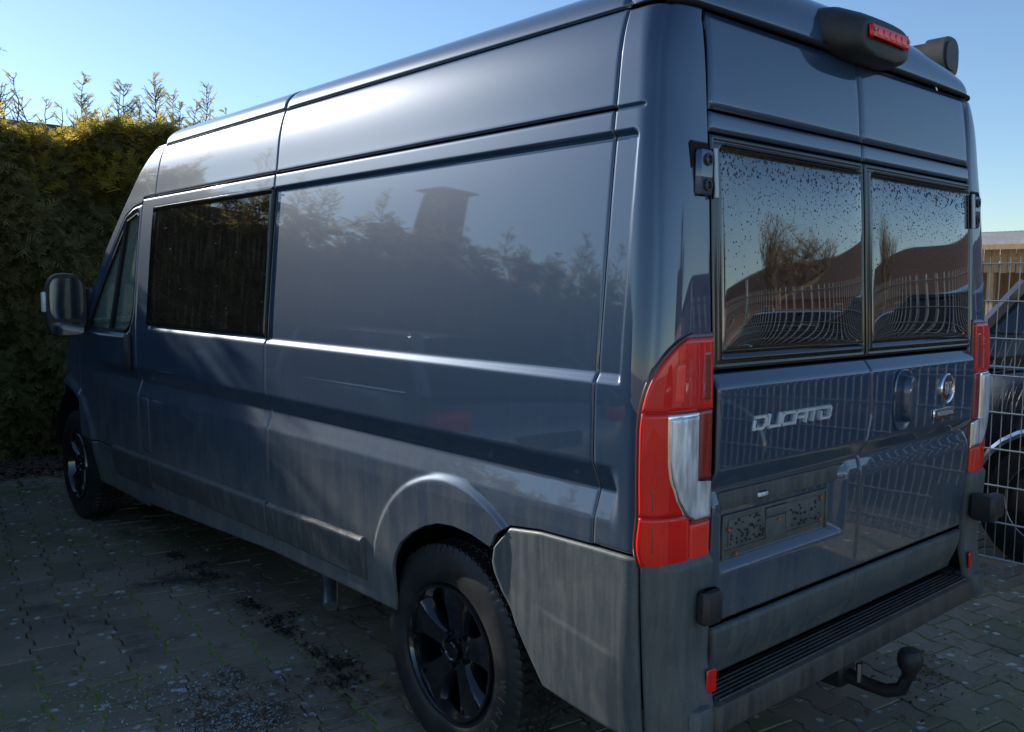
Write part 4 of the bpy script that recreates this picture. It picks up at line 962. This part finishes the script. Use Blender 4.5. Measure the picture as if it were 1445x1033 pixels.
for k in range(5):
    x = random.uniform(1.7, 2.5); leader(x, HY+.45, HT-.1, random.uniform(.2, .6), 1.2, True)
for k in range(26):
    x = HX0+.3+k*.62; m = MB(); m.tube([(x, HY+.35, 0), (x+.03, HY+.4, 1.2), (x, HY+.45, 2.5)], [.05, .04, .02], 7); m.obj("trunk", "bark", hedge, True)

for ch in hedge.children: ch.location = -hedge.location

# ------------------------------------------------------------------ wire mesh fence along the right side
simple("galvanised", (.50, .51, .50), .38, .8)
wire_v = MB(); wire_v.tube([(0, 0, .03), (0, 0, 1.735)], .003, 5, caps=True); wv = bpy.data.meshes.new("wire"); wv.from_pydata(wire_v.V, [], wire_v.F); wv.materials.append(M["galvanised"])
PWID = 2.5
wire_h = MB()
for dx in (-.0065, .0065): wire_h.tube([(dx, 0, 0), (dx, PWID-.02, 0)], .004, 5)
wh = bpy.data.meshes.new("horizontal_wire"); wh.from_pydata(wire_h.V, [], wire_h.F); wh.materials.append(M["galvanised"])
FX = 2.45
def fence(x, y0, label):
    f = empty("mesh_fence", (x, y0, 0), label=label, category="fence", group="wire mesh fence panels beside the yard")
    for k in range(int(PWID/.05)):
        o = bpy.data.objects.new("wire", wv); C.objects.link(o); o.parent = f; o.location = (0, .02+k*.05, 0)
    for k in range(9):
        o = bpy.data.objects.new("horizontal_wire", wh); C.objects.link(o); o.parent = f; o.location = (0, .01, .10+k*.2)
    return f
for k, lb in enumerate(("wire mesh fence panel directly right of the van's tail light", "wire mesh fence panel just behind the van's rear, reflected in the rear windows", "wire mesh fence panel second behind the van, reflected in the rear doors", "wire mesh fence panel third behind the van, reflected in the rear doors", "wire mesh fence panel farthest behind the van, reflected in the rear windows")):
    fence(FX, -.95-k*2.54+.9, lb)
fence(FX, 2.49, "wire mesh fence panel alongside the van's right flank, hidden part of the row")
for k in range(7):
    y = 5.02-k*2.54; m = MB(); m.box((FX+.03, y, .92), (.04, .06, 1.84), bev=.006); m.box((FX+.03, y, 1.845), (.046, .066, .012)); o = m.obj("fence_post", "galvanised"); tag(o, label="square steel mesh fence post, %s counted from the hedge end of the row" % ("first second third fourth fifth sixth seventh".split()[k]), category="post", group="fence posts between the mesh panels")

# ------------------------------------------------------------------ cars
def car_paint(name, col, metallic=.4):
    simple(name, col, .3, metallic, 1., Coat_Roughness=.03)
car_paint("car_navy", (.010, .016, .035)); car_paint("car_black", (.006, .006, .007)); car_paint("car_white", (.62, .62, .60), 0); car_paint("car_silver", (.28, .29, .30), .8); car_paint("car_grey", (.07, .075, .08), .6)
simple("car_glass", (.012, .016, .018), .03, 0, 0, Specular_IOR_Level=.8)
def car(loc, rz, paint, label, L=4.4, Wd=1.82, H=1.5, suv=0., group=None):
    o = empty("parked_car", loc, label=label, category="car", group=group); o.rotation_euler = (0, 0, rz)
    hl = L/2; b = .95+suv*.15   # belt height
    g0 = .20+suv*.05
    # body: lofted cross-sections along the length (car drives to +y)
    ys = [-hl, -hl+.06, -hl+.25, -hl+.6, -.9, 0, .75, 1.15, hl-.45, hl-.15, hl-.03, hl]
    topz = [.62, .80, b-.02, b+.02, b, b-.01, b-.02, b-.03, b-.16, b-.28, .62, .5]
    hw = [.62, .74, .84, .89, .905, .91, .91, .905, .86, .78, .66, .58]
    sec = []
    for y, t_, w in zip(ys, topz, hw):
        w *= Wd/1.82; z0 = g0+(.12 if abs(y) > hl-.1 else 0)
        prof = [(0, z0), (.80*w, z0), (.96*w, z0+.08), (1.0*w, z0+(t_-z0)*.35), (1.005*w, z0+(t_-z0)*.62), (.97*w, z0+(t_-z0)*.88), (.90*w, t_), (.5*w, t_+.015), (0, t_+.02)]
        sec.append([(a, y, c_) for a, c_ in prof]+[(-a, y, c_) for a, c_ in prof[::-1][1:-1]])
    n = len(sec[0]); V = [p for s_ in sec for p in s_]; F = [(i*n+j, i*n+(j+1) % n, (i+1)*n+(j+1) % n, (i+1)*n+j) for i in range(len(sec)-1) for j in range(n)]+[tuple(range(n)), tuple(range((len(sec)-1)*n, len(sec)*n))]
    m = MB(); m.add(V, F); bd = m.obj("body", paint, o, True)
    # greenhouse
    yr_, yf_ = -hl+.18, .98; m = MB()
    w1 = .80*Wd/1.82; w2 = .62*Wd/1.82
    A = [(-w1, yr_, b), (w1, yr_, b), (w1, yf_, b-.02), (-w1, yf_, b-.02)]; B = [(-w2, yr_+.38, H-.05), (w2, yr_+.38, H-.05), (w2, yf_-.80, H-.03), (-w2, yf_-.80, H-.03)]
    m.add(A+B, [(0, 1, 5, 4), (1, 2, 6, 5), (2, 3, 7, 6), (3, 0, 4, 7), (4, 5, 6, 7)]); m.obj("glazing", "car_glass", o)
    m = MB()
    # roof skin, slightly crowned, with pillars
    R = []; nr = 7
    for i in range(nr):
        y = yr_+.30+(yf_-.72-yr_-.30)*i/(nr-1); zc = H-.03+.035*math.sin(math.pi*i/(nr-1)); 
        R += [(-w2-.03, y, zc-.05), (-w2*.7, y, zc), (0, y, zc+.012), (w2*.7, y, zc), (w2+.03, y, zc-.05)]
    m.add(R, [(i*5+j, i*5+j+1, (i+1)*5+j+1, (i+1)*5+j) for i in range(nr-1) for j in range(4)]); m.obj("roof", paint, o, True, fix=False)
    for s_ in (-1, 1):
        for (ya, yb, r) in ((yr_, yr_+.36, .045), (-.25, -.22, .030), (yf_, yf_-.78, .032)):
            m = MB(); m.tube([(s_*(w1+.005), ya, b-.01), (s_*(w2+.012), yb, H-.06)], r, 6); m.obj("pillar", paint, o, True)
        m = MB(); m.tube([(s_*(w1+.02), yr_+.15, b+.012), (s_*(w1+.02), yf_, b-.005)], .010, 5); m.obj("window_trim", "chrome", o, True)
        m = MB(); m.box((s_*(.99*Wd/2), .72, b+.08), (.17, .10, .13), bev=.04); m.obj("wing_mirror", paint, o, True)
        m = MB(); m.box((s_*.70, -hl+.07, .80), (.30, .10, .15), bev=.03); m.obj("tail_lamp", "lens_red", o, True)
        m = MB(); m.box((s_*.66, hl-.12, .66), (.30, .16, .12), bev=.04); m.obj("headlight", "lens_clear", o, True)
        for yw in (-hl+.82, hl-.84):
            R0 = .32+suv*.05
            m = MB(); lathe(m, [(-.10, R0*.66), (-.105, R0*.9), (-.08, R0), (.08, R0), (.105, R0*.9), (.10, R0*.66)], 36, (s_*(Wd/2-.11), yw, R0), 'x'); wh_ = m.obj("wheel", "tyre_rubber", o, True)
            m = MB(); lathe(m, [(s_*.10, R0*.67), (s_*.09, R0*.62), (s_*.03, R0*.6), (s_*.03, .02)], 30, (s_*(Wd/2-.11), yw, R0), 'x')
            for q in range(5):
                a = q*1.2566; m.box((s_*(Wd/2-.11)+s_*.07, yw+R0*.34*math.cos(a), R0+R0*.34*math.sin(a)), (.03, R0*.60, .06), rot=Matrix.Rotation(a, 3, 'X'))
            m.obj("rim", "satin_metal", wh_, False)
            m = MB(); pts = [(s_*(Wd/2*.995), yw+(R0+.05)*math.cos(t_), R0+(R0+.05)*math.sin(t_)) for t_ in np.linspace(0, math.pi, 15)]; m.tube(pts, .022, 6); m.obj("wheel_arch_trim", "chrome" if suv else paint, o, True)
            m = MB(); m.tube([(s_*(Wd/2*.80), yw, R0), (s_*(Wd/2+.006), yw, R0)], R0+.035, 24); m.obj("wheel_well", "gap", o).location = (-s_*.02, 0, 0)
    m = MB(); m.box((0, -hl-.005, .62), (.52, .012, .11), bev=.003); m.obj("number_plate_blank", "plastic_grey", o)
    m = MB(); m.box((0, -hl+.02, .36), (1.5, .10, .20), bev=.04); m.box((0, hl-.02, .34), (1.4, .10, .20), bev=.04); m.obj("bumper", "plastic_black", o, True)
    return o
car((3.75, -1.15, 0), R_(180)+.02, "car_navy", "dark navy car with chrome window trim behind the mesh fence on the right", 4.6, 1.86, 1.66, 1.)
car((-2.99, 4.55, 0), 0, "car_silver", "silver hatchback parked left of the van, outside the picture, mirrored in the van's side", 4.3, 1.78, 1.50)
cg = "cars parked beyond the fence behind the van"
car((6.6, -3.6, 0), R_(12), "car_black", "black car beyond the mesh fence, nearest in the rear window reflection", 4.3, 1.8, 1.46, 0, cg)
car((9.6, -3.0, 0), R_(8), "car_white", "white car beyond the mesh fence, parked along the brick building", 4.2, 1.8, 1.5, 0, cg)
car((7.0, -9.5, 0), R_(20), "car_silver", "silver car beyond the mesh fence, farthest back in the yard", 4.4, 1.8, 1.48, 0, cg)
car((-.6, -12.5, 0), R_(95), "car_black", "black car far behind the camera on the open yard", 4.4, 1.8, 1.48, 0, cg)

# ------------------------------------------------------------------ buildings
def brick_mat(name, c1, c2, sc=1.):
    t = NT(name); mp = t.n("ShaderNodeMapping"); mp.inputs['Rotation'].default_value = (R_(90), 0, 0); t.l(t.tc.outputs['Object'], mp.inputs[0])
    b = t.n("ShaderNodeTexBrick"); b.inputs['Scale'].default_value = 1; b.inputs['Brick Width'].default_value = .25*sc; b.inputs['Row Height'].default_value = .083*sc; b.inputs['Mortar Size'].default_value = .008
    b.inputs['Color1'].default_value = (*c1, 1); b.inputs['Color2'].default_value = (*c2, 1); b.inputs['Mortar'].default_value = (.30, .27, .23, 1); t.l(mp.outputs[0], b.inputs['Vector'])
    t.set(Base_Color=b.outputs[0], Roughness=.85); M[name] = t.m
brick_mat("brick_wall", (.25, .095, .055), (.33, .14, .085)); noisy("roof_tiles", (.055, .035, .028), (.10, .06, .045), 6, .8); noisy("weathered_wood", (.28, .18, .10), (.42, .29, .17), 5, .8, vec=(1, 8, .6)); noisy("corrugated", (.20, .20, .20), (.32, .31, .30), 3, .75)
simple("window_white", (.70, .70, .68), .4); simple("pane_dark", (.02, .025, .03), .05, 0, 0, Specular_IOR_Level=.8)
def house(x0, x1, y0, y1, eave, ridge, label, wall="brick_wall", wins=(), axis='x', chim=None):
    o = empty("brick_building", ((x0+x1)/2, (y0+y1)/2, 0), label=label, category="building"); ox, oy = (x0+x1)/2, (y0+y1)/2
    hx, hy = (x1-x0)/2, (y1-y0)/2
    m = MB(); m.box((0, 0, eave/2), (2*hx, 2*hy, eave))
    if axis == 'x': m.add([(-hx, -hy, eave), (-hx, hy, eave), (-hx, 0, ridge-.1), (hx, -hy, eave), (hx, hy, eave), (hx, 0, ridge-.1)], [(0, 1, 2), (3, 5, 4)])
    m.obj("wall", wall, o)
    m = MB(); e = .35
    k = (ridge-eave)/hy
    for s_ in (-1, 1): 
        V = [(-hx-e, s_*(hy+e), eave-e*k), (hx+e, s_*(hy+e), eave-e*k), (hx+e, 0, ridge), (-hx-e, 0, ridge)]; V += [(a, b_, c_+.14) for a, b_, c_ in V]
        m.add(V, [(0, 1, 2, 3), (4, 5, 6, 7), (0, 1, 5, 4), (1, 2, 6, 5), (3, 0, 4, 7)])
    rf = m.obj("roof", "roof_tiles", o)
    for (wx, wz, ww, wh_) in wins:
        m = MB(); m.box((wx-ox, hy+.02, wz), (ww, .06, wh_)); fr_ = m.obj("window", "window_white", o)
        for q in (-1, 1):
            m = MB(); m.box((wx-ox+q*ww*.24, hy+.055, wz), (ww*.42, .02, wh_-.16)); m.obj("pane", "pane_dark", fr_)
    if chim:
        for (a, b_, w, h) in chim:
            m = MB(); m.box((a-ox, b_-oy, h/2+1.5), (w, w, h-3.+0), taper=.8); m.box((a-ox, b_-oy, h+.10), (w*1.15, w*1.1, .06)); m.box((a-ox, b_-oy, h+.02), (w*.5, w*.5, .16)); m.obj("chimney", "brick_wall", o)
    return o
HB = house(-40, 40, -5, 5, 2.6, 4.9, "long red brick building with dark tiled roof across the yard behind the camera", wins=[(x_, 1.5, 1.4, 1.2) for x_ in (2, 7, 12, 17, 22, 27, 32)])
HB.location = (37, -34, 0); HB.rotation_euler = (0, 0, R_(90))
house(16, 24, -40, -33, 3.6, 6.4, "distant small brick house with white window far behind the van", wins=[(18, 2.0, 1.4, 1.2), (21, 2.0, 1.4, 1.2)])
house(-19, -7.5, 14, 22, 2.5, 3.7, "low brick house with dark roof and stout chimney behind the hedge's far left end", chim=[(-12.2, 16.5, 1.0, 6.1)])
house(-7, 4.5, 13.5, 20, 2.7, 4.3, "low brick house whose dark roof edge just shows over the hedge top")
# timber shed with corrugated roof, right edge
sh = empty("timber_shed", (24, 7.6, 0), label="timber shed with grey corrugated roof and dark opening at the right edge", category="shed")
m = MB(); m.box((3.2, 0, 1.2), (.1, 17.9, 2.4)); m.box((0, 9.0, 1.2), (6.2, .1, 2.4)); m.box((0, -9.0, 1.2), (6.2, .1, 2.4)); m.obj("wall", "weathered_wood", sh)
pk = MB(); pk.box((0, 0, 0), (.03, .17, .62)); pkm = bpy.data.meshes.new("plank"); pkm.from_pydata(pk.V, [], pk.F); pkm.materials.append(M["weathered_wood"])
for k in range(96):
    o = bpy.data.objects.new("plank", pkm); C.objects.link(o); o.parent = sh; o.location = (-3.0+random.uniform(-.012, .012), -8.9+k*.187, 2.30+random.uniform(-.01, .01))
for k in range(7):
    m = MB(); m.box((-2.9, -9+k*3, 1.3), (.16, .16, 2.6)); m.obj("post", "weathered_wood", sh)
ny = 240; ysh = np.linspace(-9.4, 9.4, ny); xsh = np.array([-3.5, -1.5, .5, 2, 3.5]); G = np.zeros((ny, 5, 3)); G[..., 0] = xsh; G[..., 1] = ysh[:, None]; G[..., 2] = 2.66+(xsh+3.5)*.105+.025*np.sin(ysh*2*np.pi/.16)[:, None]
grid_obj("corrugated_roof", G, "corrugated", sh, lip=.03, flip=False)
m = MB(); m.box((-3.52, 0, 2.60), (.05, 18.8, .12)); m.obj("fascia_board", "weathered_wood", sh)

# ------------------------------------------------------------------ bare trees
def bare_tree(loc, h, seed, label, spread=.5, group=None, mat="twig_bark", evergreen=False):
    r = random.Random(seed); o = empty("bare_tree", loc, label=label, category="tree", group=group)
    trunk = MB(); br = MB(); tw_V = []; tw_F = []
    def grow(p, d, L, rad, lvl):
        pts = [p]; dd = d.copy(); k_ = 4
        for i in range(k_):
            dd = (dd+Vector((r.gauss(0, .13), r.gauss(0, .13), r.gauss(.03, .08)))).normalized(); pts.append(pts[-1]+dd*L/k_)
        if lvl <= 3: (trunk if lvl == 0 else br).tube(pts, [rad*(1-.5*i/k_) for i in range(k_+1)], 7 if lvl < 2 else (5 if lvl == 2 else 3), caps=False)
        else:
            b = len(tw_V); s_ = Vector((r.gauss(0, 1), r.gauss(0, 1), r.gauss(0, 1))).normalized()*rad*1.3
            for i, q in enumerate(pts): tw_V.extend([q+s_*(1-i/5), q-s_*(1-i/5)])
            for i in range(k_): tw_F.append((b+2*i, b+2*i+1, b+2*i+3, b+2*i+2))
        if lvl < 5:
            nb = (5, 5, 5, 4, 4)[lvl]
            for i in range(nb):
                f = r.uniform(.35, 1.) if lvl else r.uniform(.45, 1.); q = pts[min(k_, int(f*k_))]
                a = r.random()*6.28; side = Vector((math.cos(a), math.sin(a), 0)); nd = (dd*(1-spread*.9)+side*spread+Vector((0, 0, .22))).normalized(); grow(q, nd, L*r.uniform(.55, .78), rad*.52, lvl+1)
    grow(Vector((0, 0, 0)), Vector((0, 0, 1)), h*.38, h*.022, 0)
    trunk.obj("trunk", "bark", o, True); br.obj("branch_crown", mat, o, True)
    mk("twig_crown", [v[:] for v in tw_V], tw_F, mat, o)['kind'] = 'stuff'
    return o
bt = "bare winter trees"
bare_tree((36, 8.0, 0), 6.2, 3, "bare brown tree rising above the corrugated shed roof, nearest the van", .55, bt)
bare_tree((39, 13.2, 0), 6.6, 5, "bare brown tree behind the shed, at the right edge of the picture", .55, bt)
bare_tree((34, 4.2, 0), 5.6, 8, "low bare brown tree behind the right end of the shed", .6, bt)
bare_tree((9.5, -17.0, 0), 8.2, 11, "large bare tree beside the brick building, reflected in the left rear window", .55, bt)
bare_tree((24, -16, 0), 8.5, 13, "smaller bare tree at the brick building, reflected in the right rear window", .55, bt)
